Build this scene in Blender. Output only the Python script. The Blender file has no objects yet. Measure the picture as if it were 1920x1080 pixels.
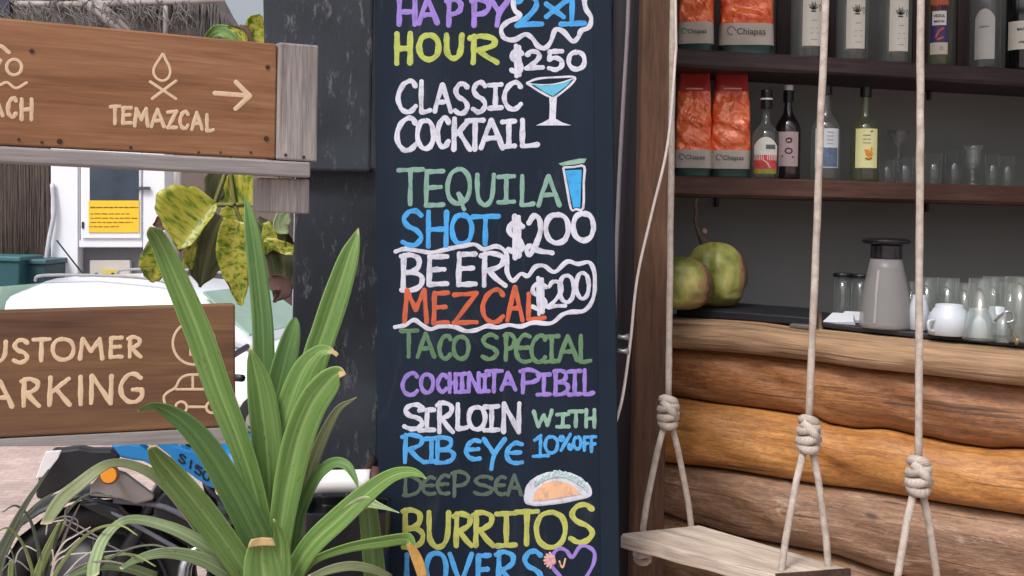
import bpy, bmesh, math, random
from mathutils import Vector, Matrix
from math import radians, sin, cos, pi
random.seed(7)
SC = bpy.context.scene
COL = SC.collection

# ------------------------------------------------------------------ camera
F = 2060.0            # focal length in photo pixels (1920 wide)
HX, HY = 960.0, 400.0 # principal point: the horizon passes above the middle of the frame
ROLL = 0.02
CAMZ = 1.5
cam_d = bpy.data.cameras.new("camera")
cam = bpy.data.objects.new("camera", cam_d)
COL.objects.link(cam)
cam_d.sensor_width = 36.0
cam_d.lens = F / 1920.0 * 36.0
cam_d.shift_y = -(540.0 - HY) / 1920.0
cam_d.clip_start = 0.05
cam_d.clip_end = 600
r_ = Vector((cos(ROLL), 0, sin(ROLL)))
u_ = Vector((-sin(ROLL), 0, cos(ROLL)))
b_ = Vector((0, -1, 0))
cam.matrix_world = Matrix(((r_.x, u_.x, b_.x, 0), (r_.y, u_.y, b_.y, 0), (r_.z, u_.z, b_.z, CAMZ), (0, 0, 0, 1)))
cam_d.dof.use_dof = False
SC.camera = cam

# ------------------------------------------------------------------ light
SUN_EL, SUN_AZ = radians(54), radians(212)
W = bpy.data.worlds.new("World")
SC.world = W
W.use_nodes = True
wn = W.node_tree
sky = wn.nodes.new("ShaderNodeTexSky")
sky.sky_type = 'NISHITA'
sky.sun_disc = False
sky.sun_elevation = SUN_EL
sky.sun_rotation = SUN_AZ
sky.air_density = 1.0
sky.dust_density = 6.0
sky.ozone_density = 1.0
bg = wn.nodes["Background"]
hs = wn.nodes.new("ShaderNodeHueSaturation")   # thin overcast: a paler sky
hs.inputs["Saturation"].default_value = 0.4
wn.links.new(sky.outputs[0], hs.inputs["Color"])
wn.links.new(hs.outputs[0], bg.inputs[0])
bg.inputs[1].default_value = 0.14
sl = bpy.data.lights.new("sun", 'SUN')
sl.energy = 1.5
sl.angle = radians(12)
sl.color = (1.0, 0.965, 0.93)
so = bpy.data.objects.new("sun", sl)
COL.objects.link(so)
tosun = Vector((sin(SUN_AZ) * cos(SUN_EL), cos(SUN_AZ) * cos(SUN_EL), sin(SUN_EL)))
so.rotation_euler = tosun.to_track_quat('Z', 'Y').to_euler()
so.location = tosun * 30
SC.view_settings.view_transform = 'Standard'
SC.view_settings.look = 'None'
SC.view_settings.exposure = 0.28
SC.view_settings.gamma = 1
SC.cycles.transparent_max_bounces = 40
SC.cycles.max_bounces = 10

# ------------------------------------------------------------------ pixel rays -> points in the place
def ray(px, py):
    u = (px - HX) / F
    v = (py - HY) / F
    return Vector((u * cos(ROLL) + v * sin(ROLL), 1.0, -(-u * sin(ROLL) + v * cos(ROLL))))
CP = Vector((0, 0, CAMZ))
def P(px, py, Y):
    return CP + ray(px, py) * Y
def PZ(px, py, z):
    r = ray(px, py)
    return CP + r * ((z - CAMZ) / r.z)
def project(p):
    d = p - CP
    X, D = d.x / d.y, -d.z / d.y
    return (HX + F * (X * cos(ROLL) - D * sin(ROLL)), HY + F * (X * sin(ROLL) + D * cos(ROLL)))

class Pl:
    """a vertical plane through the point seen at column px at depth Y, running along dr (dx, dy)"""
    def __init__(s, px, Y, dr, py=HY):
        s.o = P(px, py, Y)
        s.d = Vector((dr[0], dr[1], 0)).normalized()
        s.n = Vector((s.d.y, -s.d.x, 0))
        if s.n.dot(CP - s.o) < 0: s.n = -s.n
    def at(s, px, py, off=0.0):
        r = ray(px, py)
        t = (s.o + s.n * off - CP).dot(s.n) / r.dot(s.n)
        return CP + r * t
    def pt(s, along, z, off=0.0):
        p = s.o + s.d * along + s.n * off
        return Vector((p.x, p.y, z))
    def al(s, p):
        return (p - s.o).dot(s.d)
    def depth(s, px):
        return s.at(px, HY).y

# ------------------------------------------------------------------ mesh building
class MB:
    def __init__(s):
        s.v = []; s.f = []; s.t = []
    def add(s, p, t=None):
        s.v.append(Vector(p)); s.t.append(tuple(t) if t is not None else tuple(p)); return len(s.v) - 1
    def hexa(s, c, tc=None):
        """8 corners: front bl br tr tl, then back bl br tr tl"""
        i = [s.add(c[k], tc[k] if tc else None) for k in range(8)]
        for q in ((0,1,2,3),(5,4,7,6),(4,0,3,7),(1,5,6,2),(3,2,6,7),(4,5,1,0)):
            s.f.append([i[k] for k in q])
    def box(s, c, size, rot=None, grain=0):
        hx, hy, hz = size[0]/2, size[1]/2, size[2]/2
        R = rot or Matrix.Identity(3)
        L = [(-hx,-hy,-hz),(hx,-hy,-hz),(hx,-hy,hz),(-hx,-hy,hz),(-hx,hy,-hz),(hx,hy,-hz),(hx,hy,hz),(-hx,hy,hz)]
        j = random.random() * 7
        def tc(p):
            a = [p[0], p[1], p[2]]
            a = a[grain:] + a[:grain]
            return (a[0] + j, a[1] + j, a[2])
        s.hexa([Vector(c) + R @ Vector(p) for p in L], [tc(p) for p in L])
    def slab(s, pl, quad, thick, off=0.0):
        """quad of pixels (bl br tr tl) on plane pl, extruded away from the camera"""
        a = [pl.at(x, y, off) for x, y in quad]
        b = [p - pl.n * thick for p in a]
        tc = [(pl.al(p), 0.0, p.z) for p in a] + [(pl.al(p), -thick, p.z) for p in a]
        s.hexa(a + b, tc)
    def grid(s, rows, trows=None, closed=False, cap0=False, cap1=False):
        n = len(rows[0]); base = len(s.v)
        for i, r in enumerate(rows):
            for j, p in enumerate(r):
                s.add(p, trows[i][j] if trows else None)
        m = n if closed else n - 1
        for i in range(len(rows) - 1):
            for j in range(m):
                a = base + i*n + j; b = base + i*n + (j+1) % n
                s.f.append([a, b, b + n, a + n])
        if cap0: s.f.append([base + j for j in range(n)][::-1])
        if cap1: s.f.append([base + (len(rows)-1)*n + j for j in range(n)])
    def tube(s, pts, rad, n=8, caps=True, squash=1.0, up=None):
        pts = [Vector(p) for p in pts]
        if not isinstance(rad, (list, tuple)): rad = [rad] * len(pts)
        rows = []; tr = []; L = 0; prev = None; j = random.random() * 5
        for i, p in enumerate(pts):
            a = pts[max(i-1, 0)]; b = pts[min(i+1, len(pts)-1)]
            t = (b - a)
            t = t.normalized() if t.length > 1e-9 else Vector((0,0,1))
            if prev is None:
                ref = Vector((0,1,0)) if abs(t.y) < .9 else Vector((1,0,0))
                x = t.cross(ref).normalized()
            else:
                x = (prev - t * prev.dot(t)); x = x.normalized() if x.length > 1e-6 else t.orthogonal().normalized()
            prev = x
            y = t.cross(x)
            if i: L += (p - pts[i-1]).length
            rows.append([p + (x*cos(2*pi*k/n) + y*sin(2*pi*k/n)*squash) * rad[i] for k in range(n)])
            tr.append([(L + j, rad[i]*cos(2*pi*k/n) + j, rad[i]*sin(2*pi*k/n)) for k in range(n)])
        s.grid(rows, tr, closed=True, cap0=caps, cap1=caps)
    def lathe(s, prof, base, n=24, cap=True, M=None, wob=0.0):
        base = Vector(base); rows = []; tr = []
        for r, z in prof:
            row = []
            for k in range(n):
                a = 2*pi*k/n
                q = Vector((r*cos(a), r*sin(a), z))
                if wob: q *= 1 + wob*sin(3*a + 9*z) * .5
                if M: q = M @ q
                row.append(base + q)
            rows.append(row); tr.append([(r*cos(2*pi*k/n), r*sin(2*pi*k/n), z) for k in range(n)])
        s.grid(rows, tr, closed=True, cap0=cap, cap1=cap)
    def prism(s, pts, nrm, th):
        """flat polygon pts extruded along -nrm by th"""
        nrm = Vector(nrm)
        a = [s.add(p) for p in pts]; b = [s.add(Vector(p) - nrm*th) for p in pts]
        n = len(pts)
        s.f.append(a); s.f.append(b[::-1])
        for i in range(n): s.f.append([a[i], b[i], b[(i+1) % n], a[(i+1) % n]])
    def stroke(s, pts, w, th=.0012, nr=Vector((0,-1,0)), jit=.11):
        """a brush stroke lying on a surface: flat half-round sweep with round ends. pts: points (or (p, n))"""
        q = []
        for p in pts:
            if isinstance(p, tuple) and len(p) == 2 and isinstance(p[1], Vector): q.append((Vector(p[0]), p[1]))
            else: q.append((Vector(p), nr))
        if len(q) < 2: return
        closed = (q[0][0] - q[-1][0]).length < 1e-6
        T = []
        for i in range(len(q)):
            a = q[max(i-1,0)][0]; b = q[min(i+1,len(q)-1)][0]
            d = b - a; T.append(d.normalized() if d.length > 1e-9 else Vector((1,0,0)))
        seq = []
        h = w/2
        if not closed:
            for e, sc in ((.98,.12),(.8,.58),(.45,.88)): seq.append((q[0][0] - T[0]*h*e, q[0][1], T[0], sc))
        ph = random.random()*6
        for i in range(len(q)): seq.append((q[i][0], q[i][1], T[i], 1 + jit*sin(ph + i*.9) + jit*.6*sin(ph*2 + i*.37)))
        if not closed:
            for e, sc in ((.45,.88),(.8,.58),(.98,.12)): seq.append((q[-1][0] + T[-1]*h*e, q[-1][1], T[-1], sc))
        rows = []; tr = []; L = 0; off = random.random()*.0002; j = random.random()*9
        for k, (p, n, t, sc) in enumerate(seq):
            if k: L += (p - seq[k-1][0]).length
            x = n.cross(t)
            x = x.normalized() if x.length > 1e-9 else Vector((1,0,0))
            rows.append([p + n*off + x*(h*sc*c) + n*(th*sq*min(1,sc*1.2)) for c, sq in ((-1,0),(-.86,.75),(-.4,1),(0,.92),(.4,1),(.86,.75),(1,0))])
            tr.append([(L + j, c, j) for c in (-1,-.86,-.4,0,.4,.86,1)])
        s.grid(rows, tr)
    def ribbon(s, C, w, view=None, fold=.25, twist=0.0, wl=None, wr=None, nacross=8, ripple=0.0):
        """a leaf: centreline of points, half widths left/right, folded along the midrib"""
        C = [Vector(p) for p in C]; n = len(C); rows = []; tr = []; L = 0; j = random.random()*9
        tot = sum((C[i+1]-C[i]).length for i in range(n-1))
        for i in range(n):
            a = C[max(i-1,0)]; b = C[min(i+1,n-1)]
            t = (b-a).normalized()
            if i: L += (C[i]-C[i-1]).length
            v = (CP - C[i]).normalized() if view is None else view
            x = t.cross(v); x = x.normalized() if x.length > 1e-6 else Vector((1,0,0))
            z = x.cross(t).normalized()
            tw = twist[i] if isinstance(twist, (list, tuple)) else twist
            x2 = x*cos(tw) + z*sin(tw); z2 = -x*sin(tw) + z*cos(tw)
            l = (wl[i] if wl else w[i]/2); r = (wr[i] if wr else w[i]/2)
            row = []; trow = []
            for k in range(nacross+1):
                c = -1 + 2*k/nacross
                ww = l if c < 0 else r
                d = fold * (abs(c)**1.15) * (l + r)/2
                rp = ripple * sin(L*60 + c*2 + j) * abs(c)
                row.append(C[i] + x2*(c*ww) + z2*(d + rp))
                trow.append((L + j, c, L/tot if tot else 0))
            rows.append(row); tr.append(trow)
        s.grid(rows, tr)
    def ball(s, c, r, n=10, m=8, sc=(1,1,1), wob=0.0):
        rows = []
        ph = random.random()*6
        for i in range(m+1):
            th = pi*i/m
            row = []
            for k in range(n):
                a = 2*pi*k/n
                q = Vector((sin(th)*cos(a)*sc[0], sin(th)*sin(a)*sc[1], -cos(th)*sc[2])) * r
                q *= 1 + wob*(sin(3*a+ph+2*th)*.5 + sin(5*th+ph*2+a)*.5)
                row.append(Vector(c) + q)
            rows.append(row)
        s.grid(rows, None, closed=True, cap0=False, cap1=False)

ROOT = {}
def rootloc(o):
    while o.parent is not None: o = o.parent
    return ROOT.get(o.name, Vector((0,0,0)))
def part(name, mb, mat, parent=None, smooth=False, bevel=0, label=None, weld=True, solid=0):
    me = bpy.data.meshes.new(name)
    off = rootloc(parent) if parent is not None else Vector((0,0,0))
    me.from_pydata([tuple(p - off) for p in mb.v], [], mb.f)
    at = me.attributes.new("tc", 'FLOAT_VECTOR', 'POINT')
    flat = [x for t in mb.t for x in t]
    at.data.foreach_set("vector", flat)
    bm = bmesh.new(); bm.from_mesh(me)
    bmesh.ops.recalc_face_normals(bm, faces=bm.faces)
    bm.to_mesh(me); bm.free()
    if smooth:
        me.polygons.foreach_set("use_smooth", [True]*len(me.polygons))
    me.materials.append(mat)
    o = bpy.data.objects.new(name, me)
    COL.objects.link(o)
    if parent is not None: o.parent = parent
    if bevel:
        m = o.modifiers.new("bevel", 'BEVEL'); m.width = bevel; m.segments = 2; m.limit_method = 'ANGLE'; m.angle_limit = radians(40)
    if solid:
        m = o.modifiers.new("solid", 'SOLIDIFY'); m.thickness = solid; m.offset = 0
    if smooth and bevel: pass
    if label: o['label'] = label
    return o
def thing(name, label, cat, loc=(0,0,0), group=None):
    o = bpy.data.objects.new(name, None); COL.objects.link(o)
    o.empty_display_size = .05
    o.location = loc; ROOT[o.name] = Vector(loc)
    o['label'] = label; o['category'] = cat
    if group: o['group'] = group
    return o
def tag(o, label, cat, group=None):
    o['label'] = label; o['category'] = cat
    if group: o['group'] = group
    return o
def rebase(o, loc):
    """give a one-mesh thing its origin at its base"""
    loc = Vector(loc)
    o.data.transform(Matrix.Translation(-loc)); o.location = loc
    ROOT[o.name] = loc
    return o

def crom(pts, sub=6, closed=False):
    """smooth curve through 2-D or 3-D points"""
    p = [Vector(q) for q in pts]; n = len(p); out = []
    rng = n if closed else n - 1
    for i in range(rng):
        p0 = p[(i-1) % n] if (closed or i > 0) else p[0]*2 - p[1]
        p1 = p[i]; p2 = p[(i+1) % n]
        p3 = p[(i+2) % n] if (closed or i + 2 < n) else p[n-1]*2 - p[n-2]
        for k in range(sub):
            t = k/sub
            out.append(.5*((2*p1) + (p2-p0)*t + (2*p0-5*p1+4*p2-p3)*t*t + (3*p1-p0-3*p2+p3)*t**3))
    out.append(p[0].copy() if closed else p[-1].copy())
    return out

# ------------------------------------------------------------------ materials
def lin(r, g, b, k=1.0):
    f = lambda c: ((c/255)/12.92 if c/255 <= .04045 else ((c/255+.055)/1.055)**2.4) * k
    return (f(r), f(g), f(b), 1)
def new_mat(name):
    m = bpy.data.materials.new(name); m.use_nodes = True
    nt = m.node_tree; b = nt.nodes["Principled BSDF"]
    return m, nt, b
def N(nt, typ, **kw):
    n = nt.nodes.new(typ)
    for k, v in kw.items(): setattr(n, k, v)
    return n
def coords(nt, scale=(1,1,1), tc=True):
    if tc:
        a = N(nt, "ShaderNodeAttribute"); a.attribute_name = "tc"; out = a.outputs["Vector"]
    else:
        a = N(nt, "ShaderNodeTexCoord"); out = a.outputs["Object"]
    mp = N(nt, "ShaderNodeMapping"); mp.inputs["Scale"].default_value = scale
    nt.links.new(out, mp.inputs["Vector"])
    return mp.outputs["Vector"]
def noise(nt, vec, scale=5, detail=4, rough=.55, dist=0):
    n = N(nt, "ShaderNodeTexNoise")
    n.inputs["Scale"].default_value = scale; n.inputs["Detail"].default_value = detail
    n.inputs["Roughness"].default_value = rough; n.inputs["Distortion"].default_value = dist
    nt.links.new(vec, n.inputs["Vector"]); return n.outputs["Fac"]
def ramp(nt, fac, stops):
    r = N(nt, "ShaderNodeValToRGB"); cr = r.color_ramp
    while len(cr.elements) < len(stops): cr.elements.new(.5)
    for e, (p, c) in zip(cr.elements, stops): e.position = p; e.color = c
    nt.links.new(fac, r.inputs["Fac"]); return r.outputs["Color"]
def mix(nt, fac, a, b, mode='MIX'):
    m = N(nt, "ShaderNodeMix"); m.data_type = 'RGBA'; m.blend_type = mode
    for s, v in ((m.inputs[0], fac), (m.inputs[6], a), (m.inputs[7], b)):
        if hasattr(v, 'is_linked') or isinstance(v, bpy.types.NodeSocket): nt.links.new(v, s)
        else: s.default_value = v
    return m.outputs[2]
def bump(nt, b, h, strength=.3, dist=.01):
    n = N(nt, "ShaderNodeBump"); n.inputs["Strength"].default_value = strength; n.inputs["Distance"].default_value = dist
    nt.links.new(h, n.inputs["Height"]); nt.links.new(n.outputs["Normal"], b.inputs["Normal"])
def sc3(c, k): return (c[0]*k, c[1]*k, c[2]*k, 1)
def plain(name, c, rough=.6, var=.15, scale=12, bmp=0, metal=0, spec=.5, coat=0, tc=False, bdist=.003, sheen=0, stretch=(1,1,1)):
    m, nt, b = new_mat(name)
    v = coords(nt, stretch, tc)
    n = noise(nt, v, scale, 6, .6)
    col = ramp(nt, n, [(.3, sc3(c, 1-var)), (.5, c), (.72, sc3(c, 1+var))])
    nt.links.new(col, b.inputs["Base Color"])
    b.inputs["Roughness"].default_value = rough; b.inputs["Metallic"].default_value = metal
    b.inputs["Specular IOR Level"].default_value = spec
    if coat: b.inputs["Coat Weight"].default_value = coat; b.inputs["Coat Roughness"].default_value = .1
    if bmp: bump(nt, b, n, bmp, bdist)
    return m
def wood(name, dark, mid, light, sx=2.0, sy=40.0, rough=.65, bmp=.4, knots=.6, spec=.3, fine=.3, bdist=.004, cracks=0.0, coat=0):
    m, nt, b = new_mat(name)
    v = coords(nt, (sx, sy, sy))
    n1 = noise(nt, v, 1.0, 8, .62, knots)
    v2 = coords(nt, (sx*1.2, sy*.22, sy*.22))
    n2 = noise(nt, v2, 1.0, 3, .5, .4)
    v3 = coords(nt, (sx*5, sy*5, sy*5))
    n3 = noise(nt, v3, 1.0, 4, .6)
    c1 = ramp(nt, n1, [(.28, dark), (.5, mid), (.72, light)])
    c2 = ramp(nt, n2, [(.3, dark), (.55, mid), (.75, light)])
    c = mix(nt, .5, c1, c2)
    f3 = ramp(nt, n3, [(.35, (1-fine,1-fine,1-fine,1)), (.65, (1+fine*.4,)*3 + (1,))])
    c = mix(nt, 1.0, c, f3, 'MULTIPLY')
    if cracks:
        v4 = coords(nt, (sx*.8, sy*1.6, sy*1.6))
        n4 = noise(nt, v4, 1.0, 3, .5, .8)
        f4 = ramp(nt, n4, [(.37, (1-cracks,)*3 + (1,)), (.41, (1,1,1,1))])
        c = mix(nt, 1.0, c, f4, 'MULTIPLY')
    nt.links.new(c, b.inputs["Base Color"])
    b.inputs["Roughness"].default_value = rough
    b.inputs["Specular IOR Level"].default_value = spec
    if coat: b.inputs["Coat Weight"].default_value = coat; b.inputs["Coat Roughness"].default_value = .35
    bump(nt, b, n1, bmp, bdist)
    return m
def paint(name, c, thin=.25, rough=.6):
    """brush paint: streaks along the stroke, dry patches where the board shows through"""
    m, nt, b = new_mat(name)
    v = coords(nt, (9, 2.2, 1)); n = noise(nt, v, 1.6, 6, .65)
    vo = coords(nt, (1, 1, 1), False); n2 = noise(nt, vo, 55, 5, .7); n3 = noise(nt, vo, 7, 3, .5)
    col = ramp(nt, n, [(.3, sc3(c, 1-thin*1.3)), (.52, c), (.72, sc3(c, 1.08))])
    dry = ramp(nt, n2, [(.36, (thin*1.4,)*3+(1,)), (.5, (0,0,0,1))])
    col = mix(nt, dry, col, lin(52,60,72) if "letter" not in name else lin(132,94,72))
    col = mix(nt, 1.0, col, ramp(nt, n3, [(.35, (1-thin*.5,)*3+(1,)), (.65, (1.03,)*3+(1,))]), 'MULTIPLY')
    nt.links.new(col, b.inputs["Base Color"])
    b.inputs["Roughness"].default_value = rough; b.inputs["Specular IOR Level"].default_value = .15
    return m
def leafmat(name, dark, mid, light, midrib=None, tip=None, rough=.5, trans=.25, stripe=9):
    m, nt, b = new_mat(name)
    v = coords(nt, (4, 5, 1))
    n = noise(nt, v, 1.0, 4, .55)
    v2 = coords(nt, (1.5, stripe, 0))
    n2 = noise(nt, v2, 1.0, 3, .5)
    col = ramp(nt, n, [(.3, dark), (.52, mid), (.75, light)])
    st = ramp(nt, n2, [(.3, (.975,.98,.97,1)), (.7, (1.02,1.02,1.02,1))])
    col = mix(nt, 1.0, col, st, 'MULTIPLY')
    a = N(nt, "ShaderNodeAttribute"); a.attribute_name = "tc"
    sp = N(nt, "ShaderNodeSeparateXYZ"); nt.links.new(a.outputs["Vector"], sp.inputs[0])
    ab = N(nt, "ShaderNodeMath", operation='ABSOLUTE'); nt.links.new(sp.outputs[1], ab.inputs[0])
    if midrib:
        f = ramp(nt, ab.outputs[0], [(.0, (.75,.75,.75,1)), (.16, (0,0,0,1))])
        col = mix(nt, f, col, midrib)
    edge = ramp(nt, ab.outputs[0], [(.9, (0,0,0,1)), (1.0, (.6,.6,.6,1))])
    col = mix(nt, edge, col, sc3(light, 1.35))
    if tip:
        z = ramp(nt, sp.outputs[2], [(.0, (1,1,1,1)), (.012, (.6,.6,.6,1)), (.035, (0,0,0,1))])
        col = mix(nt, z, col, tip)
    vb = coords(nt, (30, 2.2, 3)); nb_ = noise(nt, vb, 1.0, 5, .7, .6)
    col = mix(nt, ramp(nt, nb_, [(.6, (0,0,0,1)), (.72, (.6,.6,.6,1))]), col, lin(150,140,86))
    vd = coords(nt, (55, 4, 7)); nd_ = noise(nt, vd, 1.0, 3, .6)
    col = mix(nt, ramp(nt, nd_, [(.65, (0,0,0,1)), (.69, (.7,.7,.7,1))]), col, lin(104,84,50))
    nt.links.new(col, b.inputs["Base Color"])
    b.inputs["Roughness"].default_value = rough; b.inputs["Specular IOR Level"].default_value = .3
    bump(nt, b, n2, .06, .002)
    tr = N(nt, "ShaderNodeBsdfTranslucent"); nt.links.new(col, tr.inputs[0])
    ms = N(nt, "ShaderNodeMixShader"); ms.inputs[0].default_value = trans
    nt.links.new(b.outputs[0], ms.inputs[1]); nt.links.new(tr.outputs[0], ms.inputs[2])
    nt.links.new(ms.outputs[0], nt.nodes["Material Output"].inputs[0])
    return m
def glass(name, tint=(.9,.93,.93,1), body=.12, bodycol=(.5,.55,.55,1)):
    """thin clear glass: mostly see-through, stronger at grazing angles, a faint body"""
    m, nt, b = new_mat(name)
    t = N(nt, "ShaderNodeBsdfTransparent"); t.inputs[0].default_value = tint
    g = N(nt, "ShaderNodeBsdfGlossy"); g.inputs["Roughness"].default_value = .06
    d = N(nt, "ShaderNodeBsdfDiffuse"); d.inputs[0].default_value = bodycol
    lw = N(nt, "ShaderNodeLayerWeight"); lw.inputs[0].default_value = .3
    rim = ramp(nt, lw.outputs["Facing"], [(.45, (body,)*3+(1,)), (.95, (min(1, body+.5),)*3+(1,))])  # edge highlights put in as pale diffuse colour at grazing angles
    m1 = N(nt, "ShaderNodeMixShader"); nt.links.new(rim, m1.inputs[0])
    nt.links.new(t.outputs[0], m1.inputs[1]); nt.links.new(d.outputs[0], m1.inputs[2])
    gf = ramp(nt, lw.outputs["Facing"], [(0, (.05,)*3+(1,)), (.6, (.08,)*3+(1,)), (.88, (.3,)*3+(1,)), (1, (.8,)*3+(1,))])
    m2 = N(nt, "ShaderNodeMixShader"); nt.links.new(gf, m2.inputs[0])
    nt.links.new(m1.outputs[0], m2.inputs[1]); nt.links.new(g.outputs[0], m2.inputs[2])
    nt.links.new(m2.outputs[0], nt.nodes["Material Output"].inputs[0])
    nt.nodes.remove(b)
    return m
# ------------------------------------------------------------------ stroke alphabet (unit box, y down; 'c' = smooth curve)
G = {
 'A': [((0,1),(.22,.5),(.48,0)), ((.48,0),(.75,.5),(1,1)), ((.2,.66),(.82,.62))],
 'B': [((.12,0),(.1,1)), ('c',(.0,.03),(.45,-.01),(.82,.1),(.8,.34),(.5,.46),(.18,.5)), ('c',(.18,.5),(.65,.5),(.98,.64),(.9,.88),(.5,1),(.02,1))],
 'C': ('c',(1,.16),(.85,.02),(.6,0),(.25,.16),(.02,.5),(.12,.82),(.42,1),(.76,.97),(1,.82)),
 'D': [((.12,0),(.1,1)), ('c',(.02,.02),(.5,.04),(.92,.3),(.96,.58),(.7,.88),(.3,.99),(.0,1))],
 'E': [((.08,0),(.03,1)), ((.08,.02),(1,0)), ((.06,.48),(.85,.46)), ((.03,1),(1,.97))],
 'e': [('c',(1,.06),(.6,0),(.2,.22),(.02,.55),(.2,.88),(.6,1),(1,.96)), ((.06,.5),(.9,.47))],
 'F': [((.08,0),(.04,1)), ((.08,.02),(1,0)), ((.06,.5),(.85,.48))],
 'G': [('c',(.95,.14),(.7,0),(.35,.04),(.06,.35),(.05,.7),(.35,.98),(.7,1),(1,.82),(1,.56)), ((1,.56),(.6,.56))],
 'H': [((.04,0),(.02,1)), ((.98,0),(.96,1)), ((.03,.52),(.97,.49))],
 'i': [((0,.03),(1,0)), ((.52,.02),(.5,.98)), ((0,1),(1,.97))],
 'I': [((.5,0),(.5,1))],
 'K': [((.08,0),(.04,1)), ((.95,.05),(.1,.55)), ((.35,.42),(1,1))],
 'L': [((.06,0),(.04,1)), ((.04,1),(.5,1),(1,.95))],
 'M': [((0,1),(.12,.0)), ((.12,0),(.5,.62)), ((.5,.62),(.88,0)), ((.88,0),(1,1))],
 'N': [((.02,1),(.06,0)), ((.06,0),(.95,1)), ((.95,1),(.98,0))],
 'O': ('o',(.5,0),(.86,.12),(1,.48),(.86,.86),(.5,1),(.14,.86),(0,.5),(.14,.12)),
 'P': [((.16,0),(.14,1)), ('c',(.0,.06),(.5,-.01),(.95,.14),(.98,.34),(.7,.52),(.16,.58))],
 'Q': [('o',(.52,0),(.86,.1),(1,.4),(.86,.74),(.5,.86),(.14,.76),(0,.48),(.14,.14)), ((.5,.62),(.74,1)), ((.5,.62),(.66,.74))],
 'R': [((.16,0),(.12,1)), ('c',(.0,.08),(.4,-.01),(.88,.1),(.88,.32),(.55,.47),(.18,.54)), ((.32,.52),(.62,.78),(1,1))],
 'S': ('c',(.95,.12),(.68,0),(.3,.04),(.08,.24),(.28,.44),(.72,.56),(.96,.76),(.72,.96),(.35,1),(.02,.9)),
 'T': [((0,.02),(1,0)), ((.5,.02),(.48,1))],
 'U': ('c',(.0,0),(.0,.35),(.06,.78),(.38,1),(.75,.92),(.94,.6),(1,0)),
 'V': [((0,0),(.48,1)), ((.48,1),(1,0))],
 'W': [((0,.05),(.25,1)), ((.25,1),(.55,.3)), ((.55,.3),(.75,.92)), ((.75,.92),(1,0))],
 'Y': [((0,0),(.5,.52)), ((1,0),(.5,.52),(.35,1))],
 'Z': [((0,.06),(1,0)), ((1,0),(.0,1)), ((0,1),(1,.97))],
 '0': ('o',(.5,0),(.86,.12),(1,.48),(.86,.86),(.5,1),(.14,.86),(0,.5),(.14,.12)),
 '1': [((.1,.22),(.5,0)), ((.5,0),(.46,1)), ((0,1),(1,.96))],
 '2': [('c',(.05,.2),(.3,.0),(.68,.06),(.78,.32),(.5,.66),(.0,1)), ((0,1),(.5,.95),(1,.94))],
 'q': ('c',(.1,.2),(.3,.02),(.5,.1),(.55,.4),(.35,.78),(.12,1),(.02,.88),(.15,.78),(.5,.9),(1,.95)),
 '5': [((1,0),(.12,.04)), ((.12,.04),(.08,.45)), ('c',(.08,.45),(.5,.36),(.95,.52),(.95,.82),(.55,1),(.05,.92))],
 '$': [('c',(.92,.26),(.6,.14),(.18,.24),(.2,.42),(.7,.56),(.9,.74),(.55,.88),(.1,.8)), ((.46,0),(.5,1)), ((.68,.04),(.7,.96))],
 'x': [((0,0),(1,1)), ((.95,0),(.0,1))],
 '%': [((.85,0),(.1,1)), ('o',(.15,.1),(.3,.25),(.15,.4),(.02,.25)), ('o',(.85,.62),(1,.78),(.85,.94),(.7,.78))],
}
def glyph_strokes(ch):
    g = G[ch]
    if g and isinstance(g[0], str): g = [g]
    for s in g:
        if s[0] == 'c': yield crom([(x, y, 0) for x, y in s[1:]], 5)
        elif s[0] == 'o':
            yield crom([(x, y, 0) for x, y in s[1:]], 4, closed=True)
        else:
            p = [Vector((x, y, 0)) for x, y in s]
            if len(p) == 2: p = [p[0], p[0].lerp(p[1], .33) , p[0].lerp(p[1], .66), p[1]]
            yield crom(p, 3) if len(p) > 2 else p
def letters(mb, seq, mapper, w, n, mpp, th=.00016, slant=0):
    """seq of (char, x0, x1, y0, y1) in pixels, w px stroke width, mpp metres per pixel"""
    for ch, x0, x1, y0, y1 in seq:
        h = w*.5
        X0, X1, Y0, Y1 = x0+h, x1-h, y0+h, y1-h
        if ch == 'I': X0 = X1 = (x0+x1)/2
        for st in glyph_strokes(ch):
            q = []
            for p in st:
                x = X0 + p.x*(X1-X0) + random.uniform(-.35,.35) + slant*(.5-p.y)*(Y1-Y0)
                y = Y0 + p.y*(Y1-Y0) + random.uniform(-.35,.35)
                q.append(mapper(x, y))
            if (st[0]-st[-1]).length < 1e-6: q[-1] = q[0].copy()
            mb.stroke(q, w*mpp, th, n)
def zoomed(seq, ox, oy, s):
    return [(c, ox+a/s, ox+b/s, oy+t/s, oy+u/s) for c, a, b, t, u in seq]
def zp(pts, ox, oy, s): return [(ox+x/s, oy+y/s) for x, y in pts]

# ------------------------------------------------------------------ materials used all over
m_board, nt, b = new_mat("chalkboard_paint")
v = coords(nt, (1,1,1), False); vs = coords(nt, (1.6,1,.5), False)
c = ramp(nt, noise(nt, vs, 2.6, 5, .6, .4), [(.3, lin(18,27,38)), (.52, lin(24,35,49)), (.75, lin(34,45,60))])
c = mix(nt, ramp(nt, noise(nt, vs, 7, 6, .7, 1.2), [(.56, (0,0,0,1)), (.8, (.5,.5,.5,1))]), c, lin(66,72,80))
vq = coords(nt, (30,30,2), False)
c = mix(nt, ramp(nt, noise(nt, vq, 3, 3, .6, .3), [(.7, (0,0,0,1)), (.76, (.25,.25,.25,1))]), c, lin(90,94,100))
nt.links.new(c, b.inputs["Base Color"]); b.inputs["Roughness"].default_value = .55; b.inputs["Specular IOR Level"].default_value = .14
m_pillar, nt, b = new_mat("chipped_dark_paint")
v = coords(nt, (1,1,1), False)
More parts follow.
